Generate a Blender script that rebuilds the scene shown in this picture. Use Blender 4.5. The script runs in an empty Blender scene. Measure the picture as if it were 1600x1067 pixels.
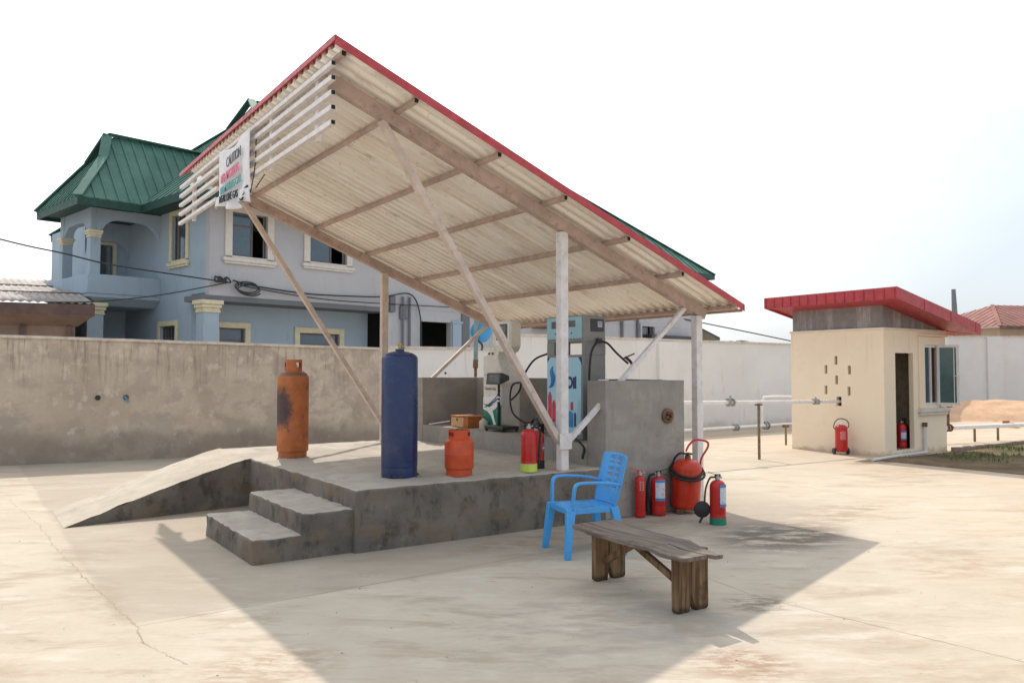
import bpy, bmesh, math, random
from mathutils import Vector, Matrix, noise
R=math.radians; PI=math.pi
random.seed(7)
S=bpy.context.scene; COL=S.collection

# ------------------------------------------------------------------ camera, sky, sun, exposure
cam_d=bpy.data.cameras.new('camera'); cam=bpy.data.objects.new('camera',cam_d); COL.objects.link(cam)
cam_d.sensor_width=36; cam_d.lens=28.53; cam_d.clip_start=.05; cam_d.clip_end=600
cam.location=(-2.913,-6.713,1.60)
cam.rotation_euler=(R(90+2.1),0,R(-34.3))
S.camera=cam

SX,SY=.215,.83                                   # sun direction is (SX,SY,1)
el=math.atan(1/math.hypot(SX,SY)); az=math.atan2(SX,SY)
W=bpy.data.worlds.new("World"); S.world=W; W.use_nodes=True
nt=W.node_tree; nt.nodes.clear()
o_=nt.nodes.new('ShaderNodeOutputWorld'); bg=nt.nodes.new('ShaderNodeBackground')
sky=nt.nodes.new('ShaderNodeTexSky'); sky.sky_type='NISHITA'; sky.sun_disc=False
sky.sun_elevation=el; sky.sun_rotation=az; sky.dust_density=4; sky.air_density=1.0; sky.altitude=50
tc=nt.nodes.new('ShaderNodeTexCoord'); mp=nt.nodes.new('ShaderNodeMapping'); mp.inputs['Scale'].default_value=(1,1,3.5)
nz=nt.nodes.new('ShaderNodeTexNoise'); nz.inputs['Scale'].default_value=1.7; nz.inputs['Detail'].default_value=7; nz.inputs['Roughness'].default_value=.6
cr=nt.nodes.new('ShaderNodeValToRGB'); cr.color_ramp.elements[0].position=.32; cr.color_ramp.elements[0].color=(.55,.55,.55,1)
cr.color_ramp.elements[1].position=.62; cr.color_ramp.elements[1].color=(.97,.97,.97,1)
mx=nt.nodes.new('ShaderNodeMixRGB')
dp_=nt.nodes.new('ShaderNodeVectorMath'); dp_.operation='DOT_PRODUCT'; dp_.inputs[1].default_value=Vector((SX,SY,1)).normalized()
mr=nt.nodes.new('ShaderNodeMapRange'); mr.inputs[1].default_value=.50; mr.inputs[2].default_value=.88
hz=nt.nodes.new('ShaderNodeMixRGB'); hz.inputs[1].default_value=(4.35,4.8,5.25,1); hz.inputs[2].default_value=(10.2,10.2,10.2,1)   # thin cloud is brighter round the sun
nt.links.new(tc.outputs['Generated'],dp_.inputs[0]); nt.links.new(dp_.outputs['Value'],mr.inputs[0]); nt.links.new(mr.outputs[0],hz.inputs[0]); nt.links.new(hz.outputs[0],mx.inputs[2])
nt.links.new(tc.outputs['Generated'],mp.inputs[0]); nt.links.new(mp.outputs[0],nz.inputs['Vector']); nt.links.new(nz.outputs[0],cr.inputs[0])
nt.links.new(cr.outputs[0],mx.inputs[0]); nt.links.new(sky.outputs[0],mx.inputs[1]); nt.links.new(mx.outputs[0],bg.inputs[0])
bg.inputs[1].default_value=.135
nt.links.new(bg.outputs[0],o_.inputs[0])
sd=bpy.data.lights.new('sun','SUN'); sun=bpy.data.objects.new('sun',sd); COL.objects.link(sun)
sd.energy=2.45; sd.angle=R(.6); sd.color=(1,.93,.83)
sun.rotation_euler=Vector((SX,SY,1)).to_track_quat('Z','Y').to_euler()
S.view_settings.view_transform='Standard'; S.view_settings.look='None'
S.view_settings.exposure=.53; S.view_settings.gamma=1; S.view_settings.use_curve_mapping=False
S.cycles.max_bounces=8

# ------------------------------------------------------------------ materials
class NB:
    def __init__(s,name):
        s.m=bpy.data.materials.new(name); s.m.use_nodes=True; s.t=s.m.node_tree; s.N=s.t.nodes; s.L=s.t.links
        s.b=s.N['Principled BSDF']; s.co=None
    def coord(s):
        if s.co is None: s.co=s.N.new('ShaderNodeTexCoord').outputs['Object']
        return s.co
    def mapping(s,scale=(1,1,1),loc=(0,0,0),rot=(0,0,0),src=None):
        if rot!=(0,0,0) and scale!=(1,1,1): src=s.mapping(rot=rot,src=src); rot=(0,0,0)
        m=s.N.new('ShaderNodeMapping'); m.inputs['Scale'].default_value=scale; m.inputs['Location'].default_value=loc; m.inputs['Rotation'].default_value=rot
        s.L.new(src or s.coord(),m.inputs[0]); return m.outputs[0]
    def noise(s,scale,detail=6,rough=.6,src=None,dist=0):
        n=s.N.new('ShaderNodeTexNoise'); n.inputs['Scale'].default_value=scale; n.inputs['Detail'].default_value=detail; n.inputs['Roughness'].default_value=rough
        n.inputs['Distortion'].default_value=dist
        s.L.new(src or s.coord(),n.inputs['Vector']); return n.outputs[0]
    def ramp(s,v,a,b,lo=0.,hi=1.):
        n=s.N.new('ShaderNodeMapRange'); n.inputs[1].default_value=a; n.inputs[2].default_value=b; n.inputs[3].default_value=lo; n.inputs[4].default_value=hi
        n.interpolation_type='SMOOTHSTEP'; s.L.new(v,n.inputs[0]); return n.outputs[0]
    def math(s,op,a,b=None,c=None):
        n=s.N.new('ShaderNodeMath'); n.operation=op
        for i,x in enumerate((a,b,c)):
            if x is None: continue
            if isinstance(x,(int,float)): n.inputs[i].default_value=x
            else: s.L.new(x,n.inputs[i])
        return n.outputs[0]
    def mix(s,f,a,b):
        n=s.N.new('ShaderNodeMixRGB')
        for i,x in enumerate((f,a,b)):
            if isinstance(x,(int,float)): n.inputs[i].default_value=x
            elif isinstance(x,tuple): n.inputs[i].default_value=(*x,1)
            else: s.L.new(x,n.inputs[i])
        return n.outputs[0]
    def xyz(s,src=None):
        n=s.N.new('ShaderNodeSeparateXYZ'); s.L.new(src or s.coord(),n.inputs[0]); return n.outputs
    def bump(s,h,strength=.3,dist=.01):
        n=s.N.new('ShaderNodeBump'); n.inputs['Strength'].default_value=strength; n.inputs['Distance'].default_value=dist
        s.L.new(h,n.inputs['Height']); s.L.new(n.outputs[0],s.b.inputs['Normal'])
    def done(s,color,rough=.8,metal=0,spec=.5):
        if isinstance(color,tuple): s.b.inputs['Base Color'].default_value=(*color,1)
        else: s.L.new(color,s.b.inputs['Base Color'])
        if isinstance(rough,(int,float)): s.b.inputs['Roughness'].default_value=rough
        else: s.L.new(rough,s.b.inputs['Roughness'])
        s.b.inputs['Metallic'].default_value=metal; s.b.inputs['Specular IOR Level'].default_value=spec
        return s.m

def simple(name,c,rough=.6,metal=0,var=.18,scale=9,dirt=None,dirt_amt=.5,dscale=14,bump=.15,spec=.5,bd=.004):
    n=NB(name); f=n.ramp(n.noise(scale),.3,.7)
    a=tuple(max(0,x*(1-var)) for x in c); b=tuple(min(1,x*(1+var)) for x in c)
    col=n.mix(f,a,b)
    if dirt is not None:
        g=n.ramp(n.noise(dscale,8,.7),.56-.12*dirt_amt,.72); col=n.mix(n.math('MULTIPLY',g,min(1,dirt_amt*1.4)),col,dirt)
    if bump: n.bump(n.noise(scale*6),bump,bd)
    rr=n.ramp(n.noise(scale*1.7),.3,.7,max(.04,rough-.1),min(1,rough+.1))
    return n.done(col,rr,metal,spec)

M={}
M['white_paint']=simple('white tube paint',(.70,.665,.66),.55,var=.1,dirt=(.32,.20,.14),dirt_amt=.25)
M['pink_paint']=simple('faded primer paint',(.46,.34,.285),.6,var=.15,dirt=(.22,.12,.08),dirt_amt=.45,scale=5)
M['brace_paint']=simple('tan brace paint',(.58,.48,.41),.6,var=.12,dirt=(.24,.13,.08),dirt_amt=.35,scale=5)
M['red_trim']=simple('red roof metal',(.42,.045,.055),.45,var=.15,dirt=(.55,.2,.18),dirt_amt=.2)
M['tube_end']=simple('dark cap for tube shade',(.015,.015,.012),.9,bump=0)  # near-black for flat caps that paint the shade inside open tube ends
M['black']=simple('black rubber',(.018,.018,.019),.6,bump=.1)
M['dark_metal']=simple('dark metal',(.06,.06,.06),.45,metal=.4)
M['rust']=simple('rusty steel',(.16,.085,.045),.85,var=.4,scale=20)
M['steel']=simple('worn steel',(.42,.42,.42),.4,metal=.7)
M['brass']=simple('brass valve',(.42,.30,.12),.4,metal=.8)
M['blue_cyl']=simple('navy cylinder paint',(.010,.028,.105),.33,var=.12,scale=6,dirt=(.06,.075,.11),dirt_amt=.4,dscale=7)
M['orange_small']=simple('orange red cylinder paint',(.56,.075,.018),.5,var=.12,dirt=(.30,.07,.03),dirt_amt=.35,dscale=7)
M['red_gloss']=simple('red enamel',(.50,.018,.018),.28,var=.08,scale=5,bump=.03,dirt=(.28,.02,.02),dirt_amt=.15)
M['red_orange']=simple('orange red enamel',(.54,.035,.012),.3,var=.1,scale=4,bump=.04,dirt=(.3,.02,.01),dirt_amt=.25,dscale=5)
M['red_handle']=simple('red tube',(.55,.02,.03),.35)
M['lime']=simple('lime base band',(.50,.60,.10),.5)
M['green_band']=simple('green base band',(.015,.20,.12),.5)
M['chair_blue']=simple('sky blue plastic',(.06,.35,.76),.35,var=.06,scale=4,dirt=(.20,.38,.60),dirt_amt=.35,dscale=18,bump=.03)
M['glass']=simple('dark window glass',(.05,.09,.13),.06,var=.1,bump=0,spec=.9)
M['glass_teal']=simple('teal window glass',(.06,.12,.12),.08,var=.1,bump=0,spec=.8)
M['frame_dark']=simple('bronze window frame',(.13,.10,.085),.5)
M['frame_white']=simple('white aluminium frame',(.72,.72,.70),.45,var=.05)
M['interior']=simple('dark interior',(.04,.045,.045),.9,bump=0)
M['curtain']=simple('brown curtain',(.12,.035,.025),.9)
M['cream']=simple('cream moulding',(.66,.60,.42),.8,var=.08,dirt=(.30,.25,.16),dirt_amt=.25)
M['cream_pale']=simple('pale moulding',(.66,.62,.57),.8,var=.06)
M['label']=None
M['white_pipe']=simple('white pipe paint',(.76,.74,.72),.45,var=.06,dirt=(.45,.38,.30),dirt_amt=.25)
M['post_rust']=simple('dull brown post',(.20,.15,.09),.85,var=.3,scale=15)
M['pump_white']=simple('off white pump enamel',(.72,.68,.60),.4,var=.05,dirt=(.40,.35,.26),dirt_amt=.3,bump=.03)
M['pump_grey']=simple('grey pump sheet',(.23,.225,.215),.45,var=.06,bump=.03)
M['pump_blue']=simple('pale blue fascia',(.30,.52,.60),.4,var=.05,bump=.0)
M['sign_blue']=simple('sign light blue',(.36,.62,.74),.45,var=.04,bump=0)
M['navy']=simple('navy print',(.015,.03,.12),.5,bump=0)
M['mid_blue']=simple('mid blue print',(.03,.20,.48),.5,bump=0)
M['red_print']=simple('red print',(.55,.03,.06),.5,bump=0)
M['lcd']=simple('lcd window',(.10,.115,.11),.2,bump=0)
M['green_print']=simple('green print',(.01,.20,.12),.5,bump=0)
M['white_print']=simple('white print',(.8,.8,.8),.5,var=.02,bump=0)
M['grey_print']=simple('grey print',(.12,.12,.14),.6,var=.1,bump=0)
M['pink_print']=simple('faded pink print',(.72,.22,.32),.7,var=.1,bump=0)
M['teal_print']=simple('faded teal print',(.16,.42,.42),.7,var=.15,bump=0)
M['black_print']=simple('black print',(.03,.028,.03),.7,bump=0)
M['orange_box']=simple('orange brown box',(.42,.13,.03),.6,dirt=(.2,.06,.02),dirt_amt=.4)
M['orange_box_end']=simple('pale orange box end',(.60,.34,.17),.6)
M['blue_disc']=simple('blue disc',(.07,.33,.62),.5)
M['grey_pole']=simple('blue grey pole',(.20,.27,.29),.6)
M['jug']=simple('pale plastic',(.55,.52,.42),.5)
M['bag']=simple('black plastic bag',(.012,.012,.013),.35,bump=.8,scale=4,bd=.03)
M['palm']=simple('palm green',(.05,.09,.035),.8)
M['cable']=simple('black cable',(.03,.032,.035),.7,bump=0)
M['hut_wall']=simple('cream hut paint',(.82,.68,.51),.85,var=.03,scale=1.2,dirt=(.60,.47,.33),dirt_amt=.12,dscale=2.5,bump=.2)
def m_hut():
    n=NB('cream hut render'); c=n.mix(n.ramp(n.noise(1.2,6,.6),.35,.65),(.86,.72,.545),(.89,.755,.58))
    c=n.mix(n.math('MULTIPLY',n.ramp(n.noise(2.5,8,.7),.56,.7),.25),c,(.62,.49,.35))
    st=n.mapping((6,6,.5)); z=n.xyz()[2]; c=n.mix(n.math('MULTIPLY',n.math('MULTIPLY',n.ramp(n.noise(1.6,6,.7,src=st),.54,.68),n.ramp(z,1.3,2.3,.1,1)),.28),c,(.50,.40,.29))
    wz=n.math('ADD',z,n.math('MULTIPLY',n.noise(3.2,7,.7),.42)); c=n.mix(n.ramp(wz,.20,.34,.6,0),c,(.42,.30,.20))
    n.bump(n.math('ADD',n.noise(30,6,.7),n.noise(7,5,.6)),.3,.006); return n.done(c,.9,spec=.2)
M['hut_wall']=m_hut()
M['hut_belt']=simple('pale belt',(.76,.68,.56),.85,var=.04)
M['house_right']=simple('distant tan wall',(.46,.38,.30),.9,var=.1,scale=1)
M['roof_brown']=simple('distant brown roof',(.24,.10,.08),.8,var=.2,scale=.8)

def m_render_grey():
    n=NB('grey cement render'); s=n.mapping((5,5,.35)); f=n.ramp(n.noise(1.6,5,.6,src=s),.48,.62)
    c=n.mix(f,(.22,.21,.205),(.38,.365,.355)); c=n.mix(n.ramp(n.noise(9),.4,.7),c,(.27,.255,.25)) ; n.bump(n.noise(40),.3,.01); return n.done(c,.9)
M['cement_strip']=m_render_grey()

def m_ground():
    n=NB('pavement concrete'); P=n.coord()
    big=n.ramp(n.noise(.22,4,.55),.35,.65); med=n.ramp(n.noise(1.3,8,.65),.32,.68); fine=n.noise(22,6,.7)
    c=n.mix(big,(.45,.38,.295),(.52,.46,.375))
    c=n.mix(n.math('MULTIPLY',med,.45),c,(.40,.335,.26))
    c=n.mix(n.ramp(fine,.35,.75,0,.35),c,(.53,.475,.395))
    # trowel / wash streaks running roughly across the yard
    st=n.mapping((.9,2.6,1),rot=(0,0,R(34)),src=P); sv=n.noise(1.15,8,.68,src=st,dist=.6)
    c=n.mix(n.math('MULTIPLY',n.ramp(sv,.49,.66),.62),c,(.34,.27,.20))
    st2=n.mapping((1.0,2.4,1),loc=(3,7,0),rot=(0,0,R(30)),src=P); c=n.mix(n.math('MULTIPLY',n.ramp(n.noise(1.4,7,.7,src=st2),.52,.68),.65),c,(.57,.52,.44))
    # small dark scuffs
    st3=n.mapping((1.6,4.2,1),loc=(1,2,0),rot=(0,0,R(34)),src=P); sc=n.ramp(n.noise(1.9,8,.72,src=st3),.60,.70)
    c=n.mix(n.math('MULTIPLY',sc,.65),c,(.25,.205,.16))
    # the older, greyer slab round the platform
    q=n.xyz(P); wa=n.math('MULTIPLY',n.math('SUBTRACT',n.noise(1.6,6,.7),.5),.14); gx=n.ramp(n.math('ADD',q[0],wa),-2.06,-2.0); gy=n.ramp(n.math('ADD',q[1],wa),-1.10,-1.02); gz=n.ramp(q[0],4.5,6.5,1,0)
    ap=n.math('MULTIPLY',n.math('MULTIPLY',gx,gy),n.math('MULTIPLY',gz,n.ramp(n.noise(1.2,6,.6),.2,.6,.45,1)))
    c=n.mix(n.math('MULTIPLY',ap,.55),c,(.33,.28,.225))
    far=n.ramp(n.math('ADD',n.math('MULTIPLY',q[0],.83),n.math('MULTIPLY',q[1],-.56)),2.5,9,0,1); c=n.mix(n.math('MULTIPLY',far,n.ramp(n.noise(.9,6,.65),.3,.7,.1,.7)),c,(.50,.385,.27))
    # pebbles / specks
    v=n.N.new('ShaderNodeTexVoronoi'); v.inputs['Scale'].default_value=3.2; n.L.new(P,v.inputs['Vector'])
    sp=n.math('LESS_THAN',v.outputs['Distance'],.03); c=n.mix(n.math('MULTIPLY',sp,.6),c,(.17,.14,.11))
    wob=n.noise(1.8,9,.78); wob2=n.noise(14,5,.7)
    def seg(ax,ay,bx,by,w,amp,col,strength,c):
        L=math.hypot(bx-ax,by-ay); ang=math.atan2(by-ay,bx-ax)
        sub=n.N.new('ShaderNodeVectorMath'); sub.operation='SUBTRACT'; n.L.new(P,sub.inputs[0]); sub.inputs[1].default_value=(ax,ay,0)
        q=n.mapping(rot=(0,0,-ang),src=sub.outputs[0]); x=n.xyz(q)
        d=n.math('ADD',x[1],n.math('MULTIPLY',n.math('SUBTRACT',wob,.5),amp)); d=n.math('ADD',d,n.math('MULTIPLY',n.math('SUBTRACT',wob2,.5),amp*.45))
        a=n.ramp(n.math('ABSOLUTE',d),w*.4,w*1.3,1,0)
        inside=n.math('MULTIPLY',n.math('GREATER_THAN',x[0],0),n.math('LESS_THAN',x[0],L))
        f=n.math('MULTIPLY',n.math('MULTIPLY',a,inside),n.math('MULTIPLY',n.ramp(n.noise(3.5,3,.5),.25,.6,.25,1),strength))
        return n.mix(f,c,col)
    for s in JOINTS: c=seg(*s,c)
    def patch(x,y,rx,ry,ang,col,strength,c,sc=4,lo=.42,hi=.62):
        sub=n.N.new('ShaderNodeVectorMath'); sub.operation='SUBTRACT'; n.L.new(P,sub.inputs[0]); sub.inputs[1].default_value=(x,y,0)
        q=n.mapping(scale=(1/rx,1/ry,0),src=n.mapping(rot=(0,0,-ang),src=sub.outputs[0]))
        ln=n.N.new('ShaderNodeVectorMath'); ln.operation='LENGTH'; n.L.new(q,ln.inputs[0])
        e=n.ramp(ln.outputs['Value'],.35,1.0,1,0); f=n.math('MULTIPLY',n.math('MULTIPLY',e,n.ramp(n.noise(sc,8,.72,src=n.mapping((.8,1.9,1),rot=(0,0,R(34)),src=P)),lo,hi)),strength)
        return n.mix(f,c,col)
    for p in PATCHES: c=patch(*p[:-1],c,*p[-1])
    h=n.math('ADD',n.math('MULTIPLY',fine,.5),n.math('MULTIPLY',n.noise(90,3,.6),.5)); n.bump(h,.35,.006)
    return n.done(c,.93,spec=.25)
JC=(.20,.15,.10)
# (ax,ay,bx,by,width,wobble,colour,strength)
JOINTS=[(-2.35,5.27,-2.19,3.11,.006,.14,JC,.4),(-2.19,3.11,-2.13,1.25,.006,.18,JC,.55),(-2.13,1.25,-1.95,-1.12,.0065,.18,JC,.75),(-1.95,-1.12,-1.98,-1.5,.006,.10,JC,.8),(-1.99,-1.46,-1.85,-2.0,.006,.14,JC,.7),
 (-1.95,-1.12,.08,-1.0,.009,.05,JC,.6),(.08,-1.0,3.2,-.75,.010,.05,JC,.5),(1.93,-2.2,1.80,-3.0,.008,.05,JC,.6),(1.83,-3.0,2.0,-4.8,.009,.04,JC,.6),(5.4,-.4,5.1,-5.5,.008,.05,JC,.35),(6.6,-.6,7.6,3.5,.012,.12,JC,.45),(-2.9,6.2,9,6.6,.012,.06,JC,.4)]
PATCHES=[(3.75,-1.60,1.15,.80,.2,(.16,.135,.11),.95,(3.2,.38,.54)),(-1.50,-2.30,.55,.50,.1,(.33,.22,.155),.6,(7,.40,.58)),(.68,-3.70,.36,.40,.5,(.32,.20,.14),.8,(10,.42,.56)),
 (5.4,-1.2,1.6,.55,.3,(.31,.23,.165),.65,(3.5,.44,.6)),(1.69,-2.99,.35,.30,.3,(.19,.16,.125),.85,(6,.42,.58)),(.4,-2.6,1.5,.9,.3,(.33,.29,.245),.6,(3.5,.42,.62)),(.9,-3.0,1.0,.7,.3,(.30,.28,.26),.5,(2.5,.4,.6)),
 (9.5,.3,2.5,1.0,.2,(.33,.25,.175),.65,(2.2,.43,.6)),(5.5,2.2,2.2,.9,.3,(.36,.28,.20),.6,(2.5,.45,.62)),(-1.4,.1,.9,1.3,.1,(.37,.315,.25),.65,(2.0,.38,.6)),(-2.05,.3,.25,2.2,.0,(.32,.26,.19),.6,(3,.4,.6)),(2.2,-.45,2.2,.35,.0,(.27,.20,.145),.7,(4,.38,.6)),
 (10.8,1.6,1.3,.35,.0,(.13,.09,.06),.85,(3,.38,.55)),(3.93,-3.12,1.0,.5,.3,(.38,.25,.17),.6,(3.5,.44,.6)),(7,-2.5,1.2,.5,.3,(.38,.25,.17),.5,(3.5,.46,.6)),(1.0,-4.4,1.3,.5,.2,(.38,.28,.2),.5,(4,.46,.6))]
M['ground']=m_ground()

def m_concrete(name,c1,c2,dark,amt,dry=(.42,.36,.29),warm=None):
    warm=warm or c1
    n=NB(name); c=n.mix(n.ramp(n.noise(1.6,7,.6),.35,.65),c1,c2)
    sd_=n.mapping((1.8,1.8,1.1)); c=n.mix(n.math('MULTIPLY',n.ramp(n.noise(3.2,9,.72,src=sd_),.47,.66),amt),c,dark)
    c=n.mix(n.math('MULTIPLY',n.ramp(n.noise(7,8,.7),.58,.7),.5),c,dry); c=n.mix(n.math('MULTIPLY',n.ramp(n.noise(2.4,6,.6,src=n.mapping((1,1,2.2),loc=(7,3,1))),.50,.64),.75),c,warm)
    n.bump(n.math('ADD',n.noise(14,8,.7),n.math('MULTIPLY',n.noise(60,4,.6),.4)),.55,.014); return n.done(c,.93,spec=.2)
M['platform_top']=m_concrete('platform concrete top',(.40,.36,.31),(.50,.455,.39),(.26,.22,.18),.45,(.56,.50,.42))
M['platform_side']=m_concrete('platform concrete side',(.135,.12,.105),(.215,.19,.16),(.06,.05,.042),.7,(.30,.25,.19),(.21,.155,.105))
M['ramp_top']=m_concrete('worn ramp concrete',(.42,.37,.30),(.50,.445,.365),(.30,.25,.19),.4,(.54,.48,.40))
M['block_grey']=m_concrete('grey cement block',(.29,.265,.24),(.37,.34,.305),(.20,.18,.155),.4,(.40,.36,.31))

def m_beige_wall():
    n=NB('weathered beige plaster'); P=n.coord()
    c=n.mix(n.ramp(n.noise(.9,7,.62),.35,.65),(.52,.425,.33),(.64,.54,.435))
    c=n.mix(n.math('MULTIPLY',n.ramp(n.noise(2.2,5,.55),.47,.58),.6),c,(.43,.355,.29))
    c=n.mix(n.math('MULTIPLY',n.ramp(n.noise(2.1,6,.6,src=n.mapping((1,1,1.6),loc=(5,2,1))),.54,.64),.6),c,(.42,.35,.30))
    c=n.mix(n.math('MULTIPLY',n.ramp(n.noise(5,5,.6,src=n.mapping((1,1,.9),loc=(2,9,4))),.55,.66),.6),c,(.70,.61,.50))
    z=n.xyz()[2]
    dr=n.mapping((5.5,5.5,.4)); d=n.ramp(n.noise(2.2,7,.7,src=dr),.50,.66); top=n.ramp(z,.9,2.2,.05,1)
    c=n.mix(n.math('MULTIPLY',n.math('MULTIPLY',d,top),.5),c,(.15,.115,.09))
    d2_=n.mapping((14,14,.5),loc=(4,0,0)); c=n.mix(n.math('MULTIPLY',n.math('MULTIPLY',n.ramp(n.noise(1.8,5,.7,src=d2_),.60,.70),n.ramp(z,1.2,2.2,0,1)),.75),c,(.09,.07,.055))
    # damp splash with a ragged upper edge
    wz=n.math('ADD',z,n.math('MULTIPLY',n.math('SUBTRACT',n.noise(1.1,6,.65),.5),1.3)); c=n.mix(n.ramp(wz,.30,.62,.55,0),c,(.20,.16,.13))
    n.bump(n.math('ADD',n.noise(8,7,.65),n.math('MULTIPLY',n.noise(45,3,.6),.3)),.45,.02); return n.done(c,.95,spec=.2)
M['beige_wall']=m_beige_wall()
def m_white_wall():
    n=NB('off white wall paint'); c=n.mix(n.ramp(n.noise(.7,6,.6),.35,.65),(.75,.72,.685),(.80,.775,.745))
    c=n.mix(n.math('MULTIPLY',n.ramp(n.noise(1.5,7,.7,src=n.mapping((3,3,.5))),.57,.68),.35),c,(.42,.36,.29))
    z=n.xyz()[2]; wz=n.math('ADD',z,n.math('MULTIPLY',n.noise(1.5,6,.65),.5)); c=n.mix(n.ramp(wz,.28,.55,.45,0),c,(.42,.34,.26))
    n.bump(n.noise(20),.2,.006); return n.done(c,.9,spec=.2)
M['white_wall']=m_white_wall()
M['far_wall']=simple('grey white far wall',(.68,.675,.665),.9,var=.05,scale=.8,dirt=(.42,.40,.37),dirt_amt=.15,dscale=1.5)
M['cope']=simple('wall coping',(.62,.56,.49),.9,var=.12,dirt=(.30,.24,.18),dirt_amt=.45,dscale=5)
def m_house(name,c):
    n=NB(name); cc=n.mix(n.ramp(n.noise(.6,6,.6),.35,.65),tuple(x*.94 for x in c),tuple(x*1.05 for x in c))
    s=n.mapping((3,3,.5)); cc=n.mix(n.math('MULTIPLY',n.ramp(n.noise(1.3,8,.72,src=s),.56,.70),.45),cc,tuple(x*.5 for x in c))
    n.bump(n.noise(16),.25,.01); return n.done(cc,.9,spec=.25)
M['house_blue']=m_house('blue house paint',(.36,.45,.53)); M['house_lilac']=m_house('grey lilac house paint',(.46,.46,.485)); M['house_dark']=m_house('grey house paint',(.17,.18,.20))
def m_green_roof():
    n=NB('green roof metal'); c=n.mix(n.ramp(n.noise(.8,6,.6),.35,.65),(.05,.135,.105),(.085,.19,.15))
    c=n.mix(n.math('MULTIPLY',n.ramp(n.noise(3.5,8,.75),.58,.68),.35),c,(.16,.30,.24)); return n.done(c,.6,spec=.25)
M['green_roof']=m_green_roof(); M['green_dark']=simple('dark green fascia',(.012,.055,.042),.6)
def m_sheet():
    n=NB('galvanised sheet underside'); c=n.mix(n.ramp(n.noise(.9,6,.6,src=n.mapping((.7,2.6,1))),.36,.64),(.84,.785,.695),(.95,.915,.85))
    c=n.mix(n.math('MULTIPLY',n.ramp(n.noise(1.2,8,.75,src=n.mapping((1,7,1),loc=(3,1,0))),.54,.68),.65),c,(.50,.41,.31))
    c=n.mix(n.math('MULTIPLY',n.ramp(n.noise(12,6,.7),.58,.70),.45),c,(.42,.30,.20)); return n.done(c,.45,metal=.3,spec=.5)
M['sheet']=m_sheet()
def m_rusty_orange():
    n=NB('rust stained orange cylinder'); c=n.mix(n.ramp(n.noise(5,7,.65),.35,.65),(.37,.10,.025),(.47,.145,.04))
    c=n.mix(n.ramp(n.noise(6,8,.72,src=n.mapping((1,1,.6),loc=(2.4,1,.3))),.52,.62,0,.85),c,(.09,.055,.05))
    x=n.xyz(); e=n.math('ADD',n.math('POWER',n.math('DIVIDE',n.math('SUBTRACT',x[2],.60),.30),2),n.math('POWER',n.math('DIVIDE',n.math('ADD',x[0],.20),.16),2))
    e=n.math('ADD',e,n.math('MULTIPLY',n.noise(16,6,.7),1.1)); f=n.ramp(e,.75,1.5,.92,0); c=n.mix(f,c,(.045,.035,.04))
    sh=n.ramp(n.math('ABSOLUTE',n.math('SUBTRACT',x[2],1.01)),.01,.035,.75,0); c=n.mix(sh,c,(.10,.075,.075))
    n.bump(n.noise(20,6,.7),.4,.006); return n.done(c,.6)
M['orange_rust']=m_rusty_orange()
def m_wood(name,c1,c2,ax=0):
    n=NB(name); sc=[26,26,26]; sc[ax]=1.6; f=n.noise(1.0,6,.65,src=n.mapping(tuple(sc)),dist=.4); c=n.mix(n.ramp(f,.35,.65),c1,c2)
    c=n.mix(n.math('MULTIPLY',n.ramp(n.noise(6,6,.7),.55,.68),.5),c,tuple(x*.45 for x in c1)); n.bump(f,.6,.006); return n.done(c,.85,spec=.25)
def m_wood_leg():
    m=m_wood('brown bench leg wood',(.10,.055,.028),(.24,.155,.085),2); t=m.node_tree; b=t.nodes['Principled BSDF']; src=b.inputs['Base Color'].links[0].from_socket
    n=NB('tmp'); bpy.data.materials.remove(n.m); n.m=m; n.t=t; n.N=t.nodes; n.L=t.links; n.b=b; n.co=None
    z=n.xyz()[2]; wet=n.ramp(n.math('ADD',z,n.math('MULTIPLY',n.noise(9,6,.7),.09)),.055,.10,.75,0); n.L.new(n.mix(wet,src,(.035,.022,.014)),b.inputs['Base Color']); return m
M['wood_top']=m_wood('weathered bench plank',(.11,.085,.07),(.225,.185,.155),1); M['wood_leg']=m_wood_leg()
def m_label():
    n=NB('white label with print lines'); z=n.xyz()[2]; w=n.math('FRACT',n.math('MULTIPLY',z,48)); l=n.math('MULTIPLY',n.math('LESS_THAN',w,.35),n.math('GREATER_THAN',n.noise(60,2,.5),.46))
    c=n.mix(n.math('MULTIPLY',l,.5),(.62,.68,.74),(.20,.28,.42)); c=n.mix(n.ramp(n.noise(14,3,.5),.6,.66,0,.6),c,(.55,.25,.28)); return n.done(c,.45)
M['label']=m_label(); M['label_blue']=simple('label blue band',(.05,.22,.48),.45,bump=0)
def m_soil():
    n=NB('damp soil'); c=n.mix(n.ramp(n.noise(1.5,7,.65),.35,.65),(.12,.085,.055),(.25,.18,.115)); c=n.mix(n.math('MULTIPLY',n.ramp(n.noise(3,7,.7),.5,.62),.7),c,(.085,.10,.04))
    n.bump(n.noise(14,8,.75),.8,.04); return n.done(c,.97,spec=.1)
M['soil']=m_soil(); M['grass']=simple('grass blades',(.10,.16,.035),.8,var=.5,scale=2,bump=0)
M['sand']=simple('orange sand',(.58,.38,.245),.97,var=.12,scale=3,dirt=(.33,.18,.10),dirt_amt=.4,dscale=6,bump=.7,spec=.1,bd=.03)
M['rust_roof']=simple('rusty corrugated roof',(.33,.295,.27),.8,var=.2,scale=1.2,dirt=(.22,.14,.10),dirt_amt=.4,dscale=2.5)
M['rust_dark']=simple('brown rusted fascia',(.13,.085,.075),.85,var=.3,scale=2)
M['hovel_wall']=simple('brown block wall',(.26,.185,.145),.9,var=.2,scale=2)

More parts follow.
